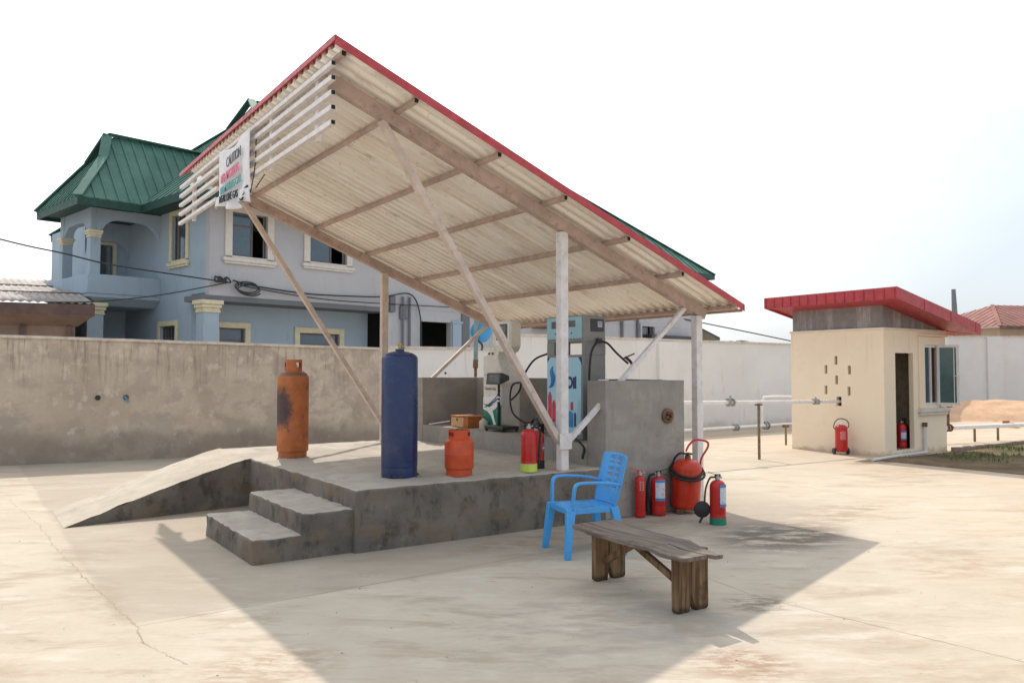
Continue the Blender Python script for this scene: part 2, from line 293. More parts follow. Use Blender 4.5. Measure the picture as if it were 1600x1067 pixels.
# ------------------------------------------------------------------ mesh helpers
_mw={}
def mw(o):
    m=Matrix.Translation(o.location)@o.rotation_euler.to_matrix().to_4x4()
    return mw(o.parent)@m if o.parent else m
class MB:
    def __init__(s): s.v=[]; s.f=[]; s.mi=[]; s.cur=0
    def add(s,vs,fs):
        b=len(s.v); s.v+= [tuple(v) for v in vs]
        for f in fs: s.f.append([b+i for i in f]); s.mi.append(s.cur)
        return s
    def box(s,x0,x1,y0,y1,z0,z1):
        vs=[(x,y,z) for z in (z0,z1) for y in (y0,y1) for x in (x0,x1)]
        return s.add(vs,[(0,2,3,1),(4,5,7,6),(0,1,5,4),(2,6,7,3),(0,4,6,2),(1,3,7,5)])
    def bar(s,p,q,w,h,up=(0,0,1)):
        p=Vector(p);q=Vector(q);d=(q-p).normalized(); up=Vector(up)
        if abs(d.dot(up))>.98: up=Vector((1,0,0))
        a=d.cross(up).normalized()*w/2; b=a.cross(d).normalized()*h/2
        vs=[c+i*a+j*b for c in (p,q) for j in (-1,1) for i in (-1,1)]
        return s.add(vs,[(0,1,3,2),(4,6,7,5),(0,4,5,1),(2,3,7,6),(0,2,6,4),(1,5,7,3)])
    def sweep(s,pts,w,h,side=(0,1,0)):
        pts=[Vector(p) for p in pts]; N=len(pts); sd=Vector(side); vs=[]
        for i,p in enumerate(pts):
            d=(pts[min(i+1,N-1)]-pts[max(i-1,0)]).normalized(); n_=d.cross(sd).normalized(); ww=w[i] if isinstance(w,list) else w
            vs+=[p-sd*ww/2-n_*h/2,p+sd*ww/2-n_*h/2,p+sd*ww/2+n_*h/2,p-sd*ww/2+n_*h/2]
        fs=[(0,1,2,3),(N*4-1,N*4-2,N*4-3,N*4-4)]+[(i*4+q,i*4+4+q,i*4+4+(q+1)%4,i*4+(q+1)%4) for i in range(N-1) for q in range(4)]
        return s.add(vs,fs)
    def ring(s,c,d,r,n):
        d=Vector(d).normalized(); u=d.cross(Vector((0,0,1)))
        if u.length<.05: u=Vector((1,0,0))
        u.normalize(); w=d.cross(u); return [Vector(c)+r*(math.cos(2*PI*i/n)*u+math.sin(2*PI*i/n)*w) for i in range(n)]
    def tube(s,pts,r,n=10,cap=True):
        pts=[Vector(p) for p in pts]; N=len(pts); rs=r if isinstance(r,(list,tuple)) else [r]*N
        d0=(pts[1]-pts[0]).normalized(); u=d0.cross(Vector((0,0,1)))
        if u.length<.05: u=Vector((1,0,0))
        u.normalize(); vs=[]
        for i,p in enumerate(pts):
            d=(pts[min(i+1,N-1)]-pts[max(i-1,0)]).normalized(); u=(u-d*u.dot(d))
            if u.length<1e-6: u=d.orthogonal()
            u.normalize(); w=d.cross(u); vs+=[p+rs[i]*(math.cos(2*PI*k/n)*u+math.sin(2*PI*k/n)*w) for k in range(n)]
        fs=[(i*n+k,i*n+(k+1)%n,(i+1)*n+(k+1)%n,(i+1)*n+k) for i in range(N-1) for k in range(n)]
        if cap: fs+= [tuple(range(n))[::-1],tuple((N-1)*n+k for k in range(n))]
        return s.add(vs,fs)
    def lathe(s,prof,n=32,c=(0,0,0)):
        vs=[];K=len(prof)
        for r,z in prof: vs+=[(c[0]+r*math.cos(2*PI*k/n),c[1]+r*math.sin(2*PI*k/n),c[2]+z) for k in range(n)]
        fs=[(i*n+k,i*n+(k+1)%n,(i+1)*n+(k+1)%n,(i+1)*n+k) for i in range(K-1) for k in range(n)]
        if prof[0][0]>1e-4: fs.append(tuple(range(n))[::-1])
        if prof[-1][0]>1e-4: fs.append(tuple((K-1)*n+k for k in range(n)))
        return s.add(vs,fs)
    def cyl(s,p,q,r,n=16,r2=None): return s.tube([p,q],[r,r if r2 is None else r2],n)
    def prism(s,poly,lo,hi,plane='xz'):
        def P(a,b,t): return {'xz':(a,t,b),'yz':(t,a,b),'xy':(a,b,t)}[plane]
        n=len(poly); vs=[P(a,b,lo) for a,b in poly]+[P(a,b,hi) for a,b in poly]
        return s.add(vs,[tuple(range(n)),tuple(range(n,2*n))[::-1]]+[(i,(i+1)%n,n+(i+1)%n,n+i)[::-1] for i in range(n)])
    def grid(s,fn,nu,nv):
        vs=[fn(i/nu,j/nv) for j in range(nv+1) for i in range(nu+1)]
        return s.add(vs,[(j*(nu+1)+i,j*(nu+1)+i+1,(j+1)*(nu+1)+i+1,(j+1)*(nu+1)+i) for j in range(nv) for i in range(nu)])
    def build(s,name,mats,parent=None,world=False,smooth=True,bevel=0,angle=35,rough=None,solid=0,merge=False,weld=False):
        me=bpy.data.meshes.new(name); vs=[Vector(v) for v in s.v]
        if world and parent is not None:
            inv=mw(parent).inverted(); vs=[inv@v for v in vs]
        me.from_pydata(vs,[],s.f)
        if not isinstance(mats,(list,tuple)): mats=[mats]
        for m in mats: me.materials.append(m)
        me.polygons.foreach_set('material_index',s.mi)
        bm=bmesh.new(); bm.from_mesh(me)
        if merge or rough: bmesh.ops.remove_doubles(bm,verts=bm.verts,dist=1e-4)
        bmesh.ops.recalc_face_normals(bm,faces=bm.faces) if not solid else None
        if rough:
            for v in bm.verts:
                n_=noise.noise_vector(v.co*rough[1])*rough[0]+noise.noise_vector(v.co*rough[1]*3.3+Vector((9,2,4)))*rough[0]*.5
                if v.co.z>.01: v.co+=n_
        bm.to_mesh(me); bm.free()
        if smooth:
            me.polygons.foreach_set('use_smooth',[True]*len(me.polygons)); me.set_sharp_from_angle(angle=R(angle))
        o=bpy.data.objects.new(name,me); COL.objects.link(o)
        if parent: o.parent=parent
        if solid:
            m=o.modifiers.new('s','SOLIDIFY'); m.thickness=solid; m.offset=0
        if bevel:
            b=o.modifiers.new('b','BEVEL'); b.width=bevel; b.segments=2; b.limit_method='ANGLE'; b.angle_limit=R(40)
        return o
def cat(pts,n=8):
    pts=[Vector(p) for p in pts]; P=[pts[0]*2-pts[1]]+pts+[pts[-1]*2-pts[-2]]; out=[]
    for i in range(1,len(P)-2):
        for k in range(n):
            t=k/n; a,b,c,d=P[i-1],P[i],P[i+1],P[i+2]
            out.append(.5*((2*b)+(c-a)*t+(2*a-5*b+4*c-d)*t*t+(3*b-a-3*c+d)*t**3))
    out.append(pts[-1]); return out
def tag(o,label=None,category=None,group=None,kind=None):
    if label: o['label']=label
    if category: o['category']=category
    if group: o['group']=group
    if kind: o['kind']=kind
    return o
def thing(name,label,category,loc=(0,0,0),rz=0,group=None):
    o=bpy.data.objects.new(name,None); COL.objects.link(o); o.location=loc; o.rotation_euler=(0,0,rz); o.empty_display_size=.1
    return tag(o,label,category,group)
def copy_tree(o,parent=None):
    c=o.copy(); COL.objects.link(c)
    if parent: c.parent=parent
    for ch in [x for x in bpy.data.objects if x.parent==o and x is not c]: copy_tree(ch,c)
    return c
def text(name,s,size,mat,parent,origin,xdir,ydir,ext=.0015,align='CENTER',bold=0.,sx=1.):
    cu=bpy.data.curves.new(name,'FONT'); cu.body=s; cu.size=size; cu.extrude=ext; cu.align_x=align; cu.align_y='CENTER'; cu.offset=bold
    tmp=bpy.data.objects.new('tmp',cu); COL.objects.link(tmp)
    bpy.context.view_layer.update(); me=bpy.data.meshes.new_from_object(tmp.evaluated_get(bpy.context.evaluated_depsgraph_get()))
    bpy.data.objects.remove(tmp); me.materials.clear(); me.materials.append(mat)
    X=Vector(xdir).normalized(); Y=Vector(ydir).normalized(); Zd=X.cross(Y)
    m=Matrix.Translation(origin)@Matrix(((X[0],Y[0],Zd[0],0),(X[1],Y[1],Zd[1],0),(X[2],Y[2],Zd[2],0),(0,0,0,1)))@Matrix.Diagonal((sx,1,1,1))
    me.transform(m); o=bpy.data.objects.new(name,me); COL.objects.link(o); o.parent=parent; return o
def wall_cells(mb,fr,u0,u1,z0,z1,t,holes,ztop=None):
    """wall panel in the u-z plane with rectangular holes; fr(u,w,z)->xyz, w=0 outer face, w=t inner"""
    us=sorted({u0,u1,*[h[0] for h in holes],*[h[1] for h in holes]}); zs=sorted({z0,z1,*[h[2] for h in holes],*[h[3] for h in holes]})
    us=[u for u in us if u0<=u<=u1]; zs=[z for z in zs if z0<=z<=z1]
    def solid(i,j):
        if i<0 or j<0 or i>=len(us)-1 or j>=len(zs)-1: return False
        cu=(us[i]+us[i+1])/2; cz=(zs[j]+zs[j+1])/2
        return not any(h[0]<cu<h[1] and h[2]<cz<h[3] for h in holes)
    for i in range(len(us)-1):
        for j in range(len(zs)-1):
            if not solid(i,j): continue
            a,b,c,d=us[i],us[i+1],zs[j],zs[j+1]; q=lambda *p:[fr(*x) for x in p]
            mb.add(q((a,0,c),(b,0,c),(b,0,d),(a,0,d)),[(0,1,2,3)]); mb.add(q((a,t,c),(b,t,c),(b,t,d),(a,t,d)),[(3,2,1,0)])
            if not solid(i-1,j): mb.add(q((a,0,c),(a,t,c),(a,t,d),(a,0,d)),[(3,2,1,0)])
            if not solid(i+1,j): mb.add(q((b,0,c),(b,t,c),(b,t,d),(b,0,d)),[(0,1,2,3)])
            if not solid(i,j-1): mb.add(q((a,0,c),(b,0,c),(b,t,c),(a,t,c)),[(3,2,1,0)])
            if not solid(i,j+1): mb.add(q((a,0,d),(b,0,d),(b,t,d),(a,t,d)),[(0,1,2,3)])
def rbox(mb,x0,x1,y0,y1,z0,z1,st=.08,skip=(),topmat=0):
    """subdivided box for roughened concrete"""
    nx=max(1,round((x1-x0)/st)); ny=max(1,round((y1-y0)/st)); nz_=max(1,round((z1-z0)/st))
    L=lambda a,b,t:a+(b-a)*t
    mb.cur=topmat
    if 'z1' not in skip: mb.grid(lambda u,v:(L(x0,x1,u),L(y0,y1,v),z1),nx,ny)
    mb.cur=0
    if 'z0' not in skip: mb.grid(lambda u,v:(L(x0,x1,u),L(y0,y1,1-v),z0),nx,ny)
    if 'y0' not in skip: mb.grid(lambda u,v:(L(x0,x1,u),y0,L(z0,z1,v)),nx,nz_)
    if 'y1' not in skip: mb.grid(lambda u,v:(L(x0,x1,1-u),y1,L(z0,z1,v)),nx,nz_)
    if 'x0' not in skip: mb.grid(lambda u,v:(x0,L(y0,y1,1-u),L(z0,z1,v)),ny,nz_)
    if 'x1' not in skip: mb.grid(lambda u,v:(x1,L(y0,y1,u),L(z0,z1,v)),ny,nz_)

# ------------------------------------------------------------------ ground
g=MB(); g.grid(lambda u,v:(-120+260*u,-60+260*v,0),40,40); tag(g.build('ground',M['ground']),kind='structure')
g=MB()
def sf(u,v):
    x=10.75+20*u; y=-9+(10.72)*v
    if u>0 and v>0 and u<1 and v<1: return (x,y,.008+.05*abs(noise.noise(Vector((x*1.2,y*1.2,0)))))
    return (x-.18*(1-v) ,y,.006)
g.grid(sf,100,60); tag(g.build('soil_bed',M['soil']),kind='structure')
g=MB()
for i in range(15000):
    x=random.uniform(11.2,20); y=random.uniform(-3,1.6)
    d=noise.noise(Vector((x*.9,y*.9,3)))+.25*noise.noise(Vector((x*3,y*3,1)))
    if d<(-.02 if x>13 else .12): continue
    if x<12.8 and random.random()<.6: continue
    h=random.uniform(.03,.11); a=random.random()*PI; w=.012; dx,dy=math.cos(a)*w,math.sin(a)*w; lx,ly=random.uniform(-.05,.05),random.uniform(-.05,.05)
    g.add([(x-dx,y-dy,.01),(x+dx,y+dy,.01),(x+lx,y+ly,h)],[(0,1,2)])
tag(g.build('grass',M['grass'],smooth=False),'patchy green grass on the damp soil bed beside the hut','grass',kind='stuff')
g=MB()
for i in range(80):
    x=13.5+i*.22; g.box(x,x+.21,1.72,1.80+random.uniform(-.01,.01),0,.07+random.uniform(0,.02))
tag(g.build('bed_kerb',M['hovel_wall'],bevel=.006),kind='structure')

g=MB()
for i in range(260):
    t_=random.random(); x=random.uniform(-4,10); y=random.uniform(-5.5,8)
    if 0-1.0<x<4.2 and -.02<y<4.7 or (-2.1<x<0 and 2.6<y<4.7): continue
    if random.random()<.35: x=random.uniform(-3,5); y=random.uniform(-4.5,-.1)
    q=random.choice([.003,.004,.005,.008]); a=random.random()*6.3; cz=q*.5
    vs=[(x+q*math.cos(a+k*PI/2.5)*random.uniform(.7,1.3),y+q*math.sin(a+k*PI/2.5)*random.uniform(.7,1.3),0.001) for k in range(5)]
    g.add(vs+[(x,y,q*random.uniform(.6,1.1))],[(k,(k+1)%5,5) for k in range(5)])
tag(g.build('pebbles',simple('pebble',(.36,.31,.25),.9,var=.5,scale=1.3),smooth=False),'tiny loose pebbles scattered over the concrete yard','pebbles',kind='stuff')
# ------------------------------------------------------------------ platform
pl=thing('concrete_platform','raised bare concrete platform with ramp and steps under the canopy','platform',(0,0,0))
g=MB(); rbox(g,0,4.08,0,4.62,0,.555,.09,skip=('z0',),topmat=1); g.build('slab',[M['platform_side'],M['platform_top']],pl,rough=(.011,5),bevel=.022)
g=MB(); rbox(g,2.88,4.06,.30,4.16,.54,.80,.1,skip=('z0',)); g.build('plinth',M['block_grey'],pl,rough=(.006,5))
for (x0,x1,z1) in ((-.46,.03,.385),(-.88,-.43,.205)):
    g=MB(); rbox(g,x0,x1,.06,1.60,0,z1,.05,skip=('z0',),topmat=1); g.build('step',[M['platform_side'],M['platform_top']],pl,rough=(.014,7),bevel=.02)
def rz_(t): return .555*(1-(max(t-.03,0)/.97)**1.12) if t>.03 else .555
g=MB(); g.grid(lambda u,v:(-2.02*u+.03,(3.12-.36*u)*(1-v)+(4.62-.7*u)*v,rz_(u)+.002),24,16); ra=g.build('ramp',M['ramp_top'],pl,rough=(.012,4))
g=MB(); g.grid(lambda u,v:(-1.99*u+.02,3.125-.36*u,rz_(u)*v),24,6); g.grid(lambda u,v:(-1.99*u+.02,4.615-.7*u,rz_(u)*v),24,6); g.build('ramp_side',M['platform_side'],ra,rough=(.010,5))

en=thing('cement_screen_wall','grey cement screen wall on three sides of the pump plinth','wall',(2.88,0,.5))
g=MB(); rbox(g,2.885,4.09,-.008,.30,0.005,1.495,.12); g.build('front_panel',M['block_grey'],en,world=True,rough=(.004,4))
g=MB(); rbox(g,2.88,4.06,4.17,4.42,.5,1.505,.12); g.build('back_panel',M['block_grey'],en,world=True,rough=(.005,4))
g=MB(); rbox(g,3.83,4.055,.305,4.165,.5,1.50,.12); g.build('side_panel',M['block_grey'],en,world=True,rough=(.005,4))
g=MB(); 
g.lathe([(.0,0),(.085,0),(.088,.02),(.065,.03),(.05,.03),(.048,-.02)],20)
for k in range(4): a=k*PI/2+.4; g.box(math.cos(a)*.035-.015,math.cos(a)*.035+.015,math.sin(a)*.035-.015,math.sin(a)*.035+.015,.02,.05)
o=g.build('pipe_flange',M['rust'],en); o.location=Vector((3.81,-.012,1.09))-Vector((2.88,0,.5)); o.rotation_euler=(PI/2,0,0)
g=MB(); g.box(2.93,3.03,.1,.16,1.498,1.508); g.build('top_highlight',M['white_print'],en,world=True)  # white sliver added as a painted highlight on the panel's top

# ------------------------------------------------------------------ canopy
cn=thing('pump_canopy','sloping corrugated metal canopy on thin steel posts with red edge trim','canopy',(2.38,.094,0))
SL=.396
def rz0(x): return 3.262-SL*(x-2.4)
pitch=.15
xs=[-.32+i*(5.05/10) for i in range(11)]
def prof(y):
    t=(y/pitch)%1.0
    return .062*min(1,max(0,2.6*(.5+.5*math.cos(2*PI*t))-1.0))
nsheet=7; ww=5.29/nsheet
for k in range(nsheet):
    y0=-.33+k*ww-(.05 if k else 0); y1=-.33+(k+1)*ww; n=int((y1-y0)/pitch*12)
    g=MB(); xe=4.73+random.uniform(-.02,.03); xs0=-.33
    g.grid(lambda u,v:(xs0+(xe-xs0)*v, y0+(y1-y0)*u, rz0(xs0+(xe-xs0)*v)+prof(y0+(y1-y0)*u)+.004*(k%2)+.006*noise.noise(Vector((v*3,k*2.,u*2)))),n,14)
    g.build('roof_sheet',M['sheet'],cn,world=True,solid=.002,angle=70)
for x in (-.27,.42,1.31,2.11,2.96,3.77,4.62):
    g=MB(); z=rz0(x)-.032; g.bar((x,-.31,z),(x,4.93,z),.045,.05,up=(SL,0,1)); p=g.build('purlin',M['pink_paint'],cn,world=True,bevel=.004)
    if x<4: 
        g=MB(); g.box(x-.018,x+.018,-.3135,-.3105,z-.02,z+.02); g.build('tube_end',M['tube_end'],p,world=True)
for y in (.10,4.47):
    g=MB(); g.bar((-.22,y,rz0(-.22)-.125),(4.55,y,rz0(4.55)-.125),.09,.125,up=(SL,0,1)); g.build('rafter',M['pink_paint'],cn,world=True,bevel=.006)
for (x,y,zb,zt) in ((2.38,.10,.55,rz0(2.38)-.19),(2.38,4.47,.55,rz0(2.38)-.19),(4.43,.10,0,rz0(4.43)-.19),(4.43,4.47,0,rz0(4.43)-.19)):
    g=MB(); g.box(x-.05,x+.05,y-.045,y+.045,zb,zt); p=g.build('post',M['white_paint'] if y<1 else M['brace_paint'],cn,world=True,bevel=.005)
    g=MB(); g.box(x-.09,x+.09,y-.08,y+.08,zb-.002,zb+.012); g.build('base_plate',M['pink_paint'],p,world=True)
for y in (.10,4.47):
    g=MB(); g.bar((.27,y-.0,rz0(.27)-.19),(2.33,y,.86),.075,.065); g.build('brace',M['brace_paint'],cn,world=True,bevel=.004)
    g=MB(); g.bar((4.22,y,rz0(4.22)-.19),(2.44,y,.84),.05,.05); g.build('brace',M['white_paint'] if y<1 else M['brace_paint'],cn,world=True,bevel=.003)
g=MB(); g.box(2.30,2.46,.035,.049,.78,.95); g.build('gusset',M['white_paint'],cn,world=True,bevel=.004)
# slat screen under the high edge
for i,z in enumerate((4.225,4.10,3.972,3.845,3.715)):
    ya=-.215+.0*i; yb=5.50+.015*i
    g=MB()
    if i>=2:
        g.box(-.345,-.30,ya,3.02,z-.022,z+.022); g.box(-.345,-.30,3.42+.05*(i-2),yb,z-.022,z+.022)
    else: g.box(-.345,-.30,ya,yb,z-.022,z+.022)
    p=g.build('slat',M['white_paint'],cn,world=True,bevel=.003)
    g=MB(); g.box(-.34,-.305,ya-.003,ya-.001,z-.018,z+.018); g.build('tube_end',M['tube_end'],p,world=True)
for y in (.25,1.55,3.46,4.90):
    g=MB(); g.box(-.298,-.255,y-.035,y+.035,3.66,4.285); g.build('slat_upright',M['white_paint'],cn,world=True,bevel=.003)
# flashings
g=MB(); 
def vf(x,y,dz): return (x,y,rz0(x)+dz)
a,b=-.36,4.76
for (ya,yb,za,zb) in ((-.352,-.342,-.018,.060),(-.342,-.22,.050,.060)):
    g.add([vf(a,ya,za),vf(b,ya,za),vf(b,yb,za),vf(a,yb,za),vf(a,ya,zb),vf(b,ya,zb),vf(b,yb,zb),vf(a,yb,zb)],[(0,3,2,1),(4,5,6,7),(0,1,5,4),(2,3,7,6),(0,4,7,3),(1,2,6,5)])
g.build('verge_flashing',M['red_trim'],cn,world=True)
g=MB(); zt=rz0(-.36); g.box(-.368,-.358,-.352,5.42,zt+.012,zt+.060); g.add([vf(-.358,-.34,.052),vf(-.24,-.34,.052),vf(-.24,5.0,.052),vf(-.358,5.42,.052),vf(-.358,-.34,.059),vf(-.24,-.34,.059),vf(-.24,5.0,.059),vf(-.358,5.42,.059)],[(3,2,1,0),(4,5,6,7),(0,1,5,4),(1,2,6,5),(2,3,7,6),(3,0,4,7)]); g.build('top_flashing',M['red_trim'],cn,world=True)
g=MB(); g.bar((4.74,-.33,rz0(4.74)-.015),(4.74,4.95,rz0(4.74)-.015),.012,.035); g.build('eave_strip',M['pink_paint'],cn,world=True)

# banner
bn=thing('warning_banner','torn white warning banner hung on the canopy slats with its hem curling','banner',(-.40,2.5,3.4))
g=MB()
def bf(u,v):
    y=3.13+(1.93-3.13)*u; top=4.20-.05*math.sin(PI*u)+.0*u; bot=3.50-.12*u+.03*math.sin(9*u); z=bot+(top-bot)*v
    x=-.385-.018*math.sin(u*7+v*2)-(.05*(1-v)**3)*math.sin(u*17)-(.03 if v<.2 else 0)*(1-v)
    return (x,y,z)
g.grid(bf,40,30); g.build('cloth',simple('banner vinyl',(.70,.68,.70),.5,var=.05,dirt=(.45,.40,.36),dirt_amt=.25,bump=0),bn,world=True,solid=.003,angle=80)
inv=bn.location
def bt(s,size,mat,y,z,sl=0,sx=1.,bold=0): text('lettering',s,size,mat,bn,Vector((-.425,y,z))-inv,(0,-1,sl),(0,-sl*0,1),.004,sx=sx,bold=bold)
bt('CAUTION',.165,M['grey_print'],2.45,3.98,.04,.76,-.001)
bt('NO SMOKING',.135,M['pink_print'],2.60,3.83,.02,.86,.003)
bt('NO MAKING CALL',.125,M['teal_print'],2.55,3.69,0,.82,.001)
o_t=text('lettering','NEAR LINE GAS',.12,M['black_print'],bn,Vector((-.458,2.52,3.545))-inv,(0,-1,-.07),(0,-.07,1),.004,sx=.9,bold=.001)
g=MB(); g.tube(cat([(-.40,1.99,3.58),(-.41,2.06,3.56),(-.42,2.03,3.50),(-.44,2.12,3.47),(-.45,2.05,3.43),(-.44,2.0,3.45)]),.010,8)
g.tube(cat([(-.33,1.93,4.1),(-.34,1.92,3.8),(-.38,1.94,3.5)]),.006,6); g.tube([(-.33,1.93,3.55),(-.30,1.72,3.66)],.006,6)
g.build('tie_cord',M['black'],bn,world=True)

# ------------------------------------------------------------------ gas cylinders
def gas_cylinder(label,loc,r,h,mat,kind,name='gas_cylinder',rz=0):
    t=thing(name,label,'gas cylinder',loc,rz)
    hb=h-{'ribbed':.12,'tall':.055,'small':.065}[kind]
    z0=.05 if kind!='tall' else .07
    n=10; pr=[(0.0,z0),(r*.7,z0)]
    pr+= [(r*(.7+.3*math.sin(k/6*PI/2)),z0+.04*(1-math.cos(k/6*PI/2))) for k in range(1,7)]
    sh=r*{'ribbed':.62,'tall':.42,'small':.40}[kind]
    zs=hb-sh
    if kind=='ribbed':
        for zr in (.17,.20,.89): pr+=[(r,zr-.012),(r*1.018,zr),(r,zr+.012)]
    if kind=='small': pr+=[(r,.2),(r*1.012,.205),(r*1.012,.225),(r,.23)]
    for k in range(0,13): a=k/12*PI/2; pr.append((r*math.cos(a)*.92+r*.08*(1-k/12),zs+sh*math.sin(a)))
    pr.append((0.0,hb))
    g=MB(); g.lathe(pr,40); body=g.build('body',mat,t,angle=50)
    g=MB(); rf=r*(.9 if kind!='tall' else .985)
    g.lathe([(rf-.01,0),(rf,0),(rf,z0+.03),(rf-.01,z0+.03),(rf-.01,0)],40); g.build('foot_ring',mat,t)
    if kind!='tall':
        rc=r*(.56 if kind=='ribbed' else .74); ch_=.145 if kind=='ribbed' else .095; g=MB(); nn=36; zc=hb-.03
        # collar with hand holes
        for k in range(nn):
            a0=2*PI*k/nn; a1=2*PI*(k+1)/nn
            hole=(k%12) in (3,4,5,6) 
            segs=[(0,ch_)] if not hole else [(0,ch_*.38),(ch_*.78,ch_)]
            for za,zb in segs:
                for rr in (rc,rc-.008):
                    g.add([(rr*math.cos(a0),rr*math.sin(a0),zc+za),(rr*math.cos(a1),rr*math.sin(a1),zc+za),(rr*math.cos(a1),rr*math.sin(a1),zc+zb),(rr*math.cos(a0),rr*math.sin(a0),zc+zb)],[(0,1,2,3)])
                for zz in (za,zb): g.add([(q*math.cos(a),q*math.sin(a),zc+zz) for q,a in ((rc,a0),(rc,a1),(rc-.008,a1),(rc-.008,a0))],[(0,1,2,3)])
        g.build('collar',mat,t,merge=True)
        g=MB(); g.cyl((0,0,hb-.01),(0,0,hb+.06),.022,12); g.cyl((0,0,hb+.04),(.045,0,hb+.04),.012,10); g.lathe([(.028,hb+.06),(.03,hb+.08),(0.0,hb+.085)],12); g.build('valve',M['brass'],t)
    else:
        g=MB(); g.lathe([(.045,hb-.015),(.045,hb+.018),(.03,hb+.02),(0,hb+.02)],20); g.build('neck',mat,t)
        g=MB(); g.lathe([(.017,hb+.01),(.017,hb+.055),(.026,hb+.058),(.026,hb+.07),(.012,hb+.074),(.012,hb+.085),(0,hb+.085)],14); g.cyl((0,0,hb+.035),(.05,0,hb+.035),.010,8); g.build('valve',M['brass'],t)
        g=MB()
        for k in range(3):
            for a in [2*PI*(k+j/6)/3 for j in range(3)]:
                x,y=math.cos(a)*(rf+.002),math.sin(a)*(rf+.002); g.box(x-.015,x+.015,y-.015,y+.015,.012,.03)
        g.build('foot_slot',M['dark_metal'],t)
    return t
F=Vector((.564,.826,0))
p=Vector((.39,2.891,.557))+F*.17; gas_cylinder('tall rust-stained orange cylinder standing at the ramp edge of the platform',p,.188,1.19,M['orange_rust'],'ribbed',rz=0)
p=Vector((.634,.475,.557))+F*.17; gas_cylinder('tall navy blue cylinder at the front of the platform',p,.180,1.30,M['blue_cyl'],'tall',rz=R(-30))
p=Vector((1.20,.262,.557))+F*.13; gas_cylinder('short orange-red cylinder just right of the navy cylinder',p,.147,.455,M['orange_small'],'small',rz=R(20))

# ------------------------------------------------------------------ fire extinguishers
def extinguisher(label,loc,r,h,mat,rz=0,band=None,lab=None,hose=None,slim=False,tilt=0,boot=None):
    t=thing('fire_extinguisher',label,'fire extinguisher',loc,rz); 
    if tilt: t.rotation_euler=(0,tilt,rz)
    hb=h-.10; sh=r*(.9 if not slim else 1.1); z0=.0; zs=hb-sh
    pr=[(0,z0+.012),(r*.9,z0+.008),(r*.97,z0+.02),(r,z0+.04)]
    for zr in ([.11] if not slim else []): pr+=[(r,zr-.008),(r*.985,zr),(r,zr+.008)]
    for k in range(0,11): a=k/10*PI/2; pr.append((r*.28+r*.72*math.cos(a),zs+sh*math.sin(a)))
    pr+=[(r*.28,hb+.012),(0,hb+.012)]
    g=MB(); g.lathe(pr,32); body=g.build('tank',mat,t,angle=50)
    if band:
        g=MB(); g.lathe([(r*.95,0),(r+.003,0.0),(r+.003,band[1]),(r*.99,band[1]),(r*.95,0)],32); g.build('base_band',band[0],t)
    g=MB(); g.lathe([(.026,hb+.005),(.026,hb+.035),(.018,hb+.04),(.018,hb+.055),(0,hb+.055)],14); g.cyl((0,0,hb+.03),(.045,0,hb+.03),.011,10); g.build('valve',M['steel'] if not slim else M['steel'],t)
    g=MB(); g.bar((-.02,0,hb+.055),(-.10,0,hb+.085),.022,.006); g.bar((-.02,0,hb+.03),(-.09,0,hb+.022),.022,.006); g.box(-.03,.03,-.012,.012,hb+.035,hb+.062)
    g.build('lever',M['red_handle'] if slim else M['black'],t,bevel=.002)
    if lab:
        a0,a1,z1,z2,lm=lab; n=14
        g=MB(); g.grid(lambda u,v:((r+.0025)*math.cos(a0+(a1-a0)*u),(r+.0025)*math.sin(a0+(a1-a0)*u),z1+(z2-z1)*v),n,1); L=g.build('label',M['label'],t)
        for (za,zb) in ((z1-.0,z1+.03),(z2-.03,z2)):
            g=MB(); g.grid(lambda u,v:((r+.0038)*math.cos(a0+(a1-a0)*u),(r+.0038)*math.sin(a0+(a1-a0)*u),za+(zb-za)*v),n,1); g.build('label_band',M['label_blue'],L)
    if hose=='horn':
        g=MB(); g.tube(cat([(.04,0,hb+.03),(.10,0,hb+.0),(.125,0,hb-.14),(.12,0,hb-.24)]),.014,8); hs=g.build('hose',M['black'],t)
        g=MB(); g.tube([(.12,0,hb-.22),(.12,0,hb-.30),(.118,0,.04)],[.018,.026,.036],14); g.build('horn',M['black'],hs)
    if hose=='plain':
        g=MB(); g.tube(cat([(.04,0,hb+.03),(r+.03,0,hb-.01),(r+.025,0,hb-.16),(r+.018,0,.08)]),.011,8); g.build('hose',M['black'],t)
    if hose=='loop':
        g=MB(); g.tube(cat([(-.03,0,hb+.03),(-.08,0,hb+.02),(-.125,0,hb-.09),(-.14,0,hb-.24),(-.145,0,hb-.30)]),.010,8); hs=g.build('hose',M['dark_metal'],t)
        g=MB(); g.lathe([(0,-.034),(.05,-.03),(.082,-.015),(.088,0),(.082,.015),(.05,.03),(0,.034)],24)
        hr=g.build('hose_coil',M['black'],hs); hr.location=(-.165,0,.155); hr.rotation_euler=(PI/2,0,0)
        g=MB(); g.tube(cat([(-.16,0,.08),(-.185,-.02,.045),(-.20,-.03,.022)]),[.012]*17,8); g.build('nozzle',M['black'],hs)
    return t
FA=math.atan2(-.826,-.564)          # angle that faces the camera
rt=R(-34.3)                           # local +x to image right
extinguisher('slim plain red extinguisher against the grey screen wall',(3.30,-.10,0),.058,.555,M['red_gloss'],rt,slim=True)
extinguisher('red extinguisher with black horn and blue-edged label beside the slim one',(3.565,-.115,0),.086,.53,M['red_gloss'],rt+PI,hose='horn',lab=(PI/2-.55,PI/2+.75,.17,.40,0))
extinguisher('red extinguisher with green base and black hose coil, out from the wall',(3.70,-.85,0),.083,.56,M['red_gloss'],rt,band=(M['green_band'],.075),lab=(-PI/2+.05,-PI/2+1.3,.19,.42,0),hose='loop')
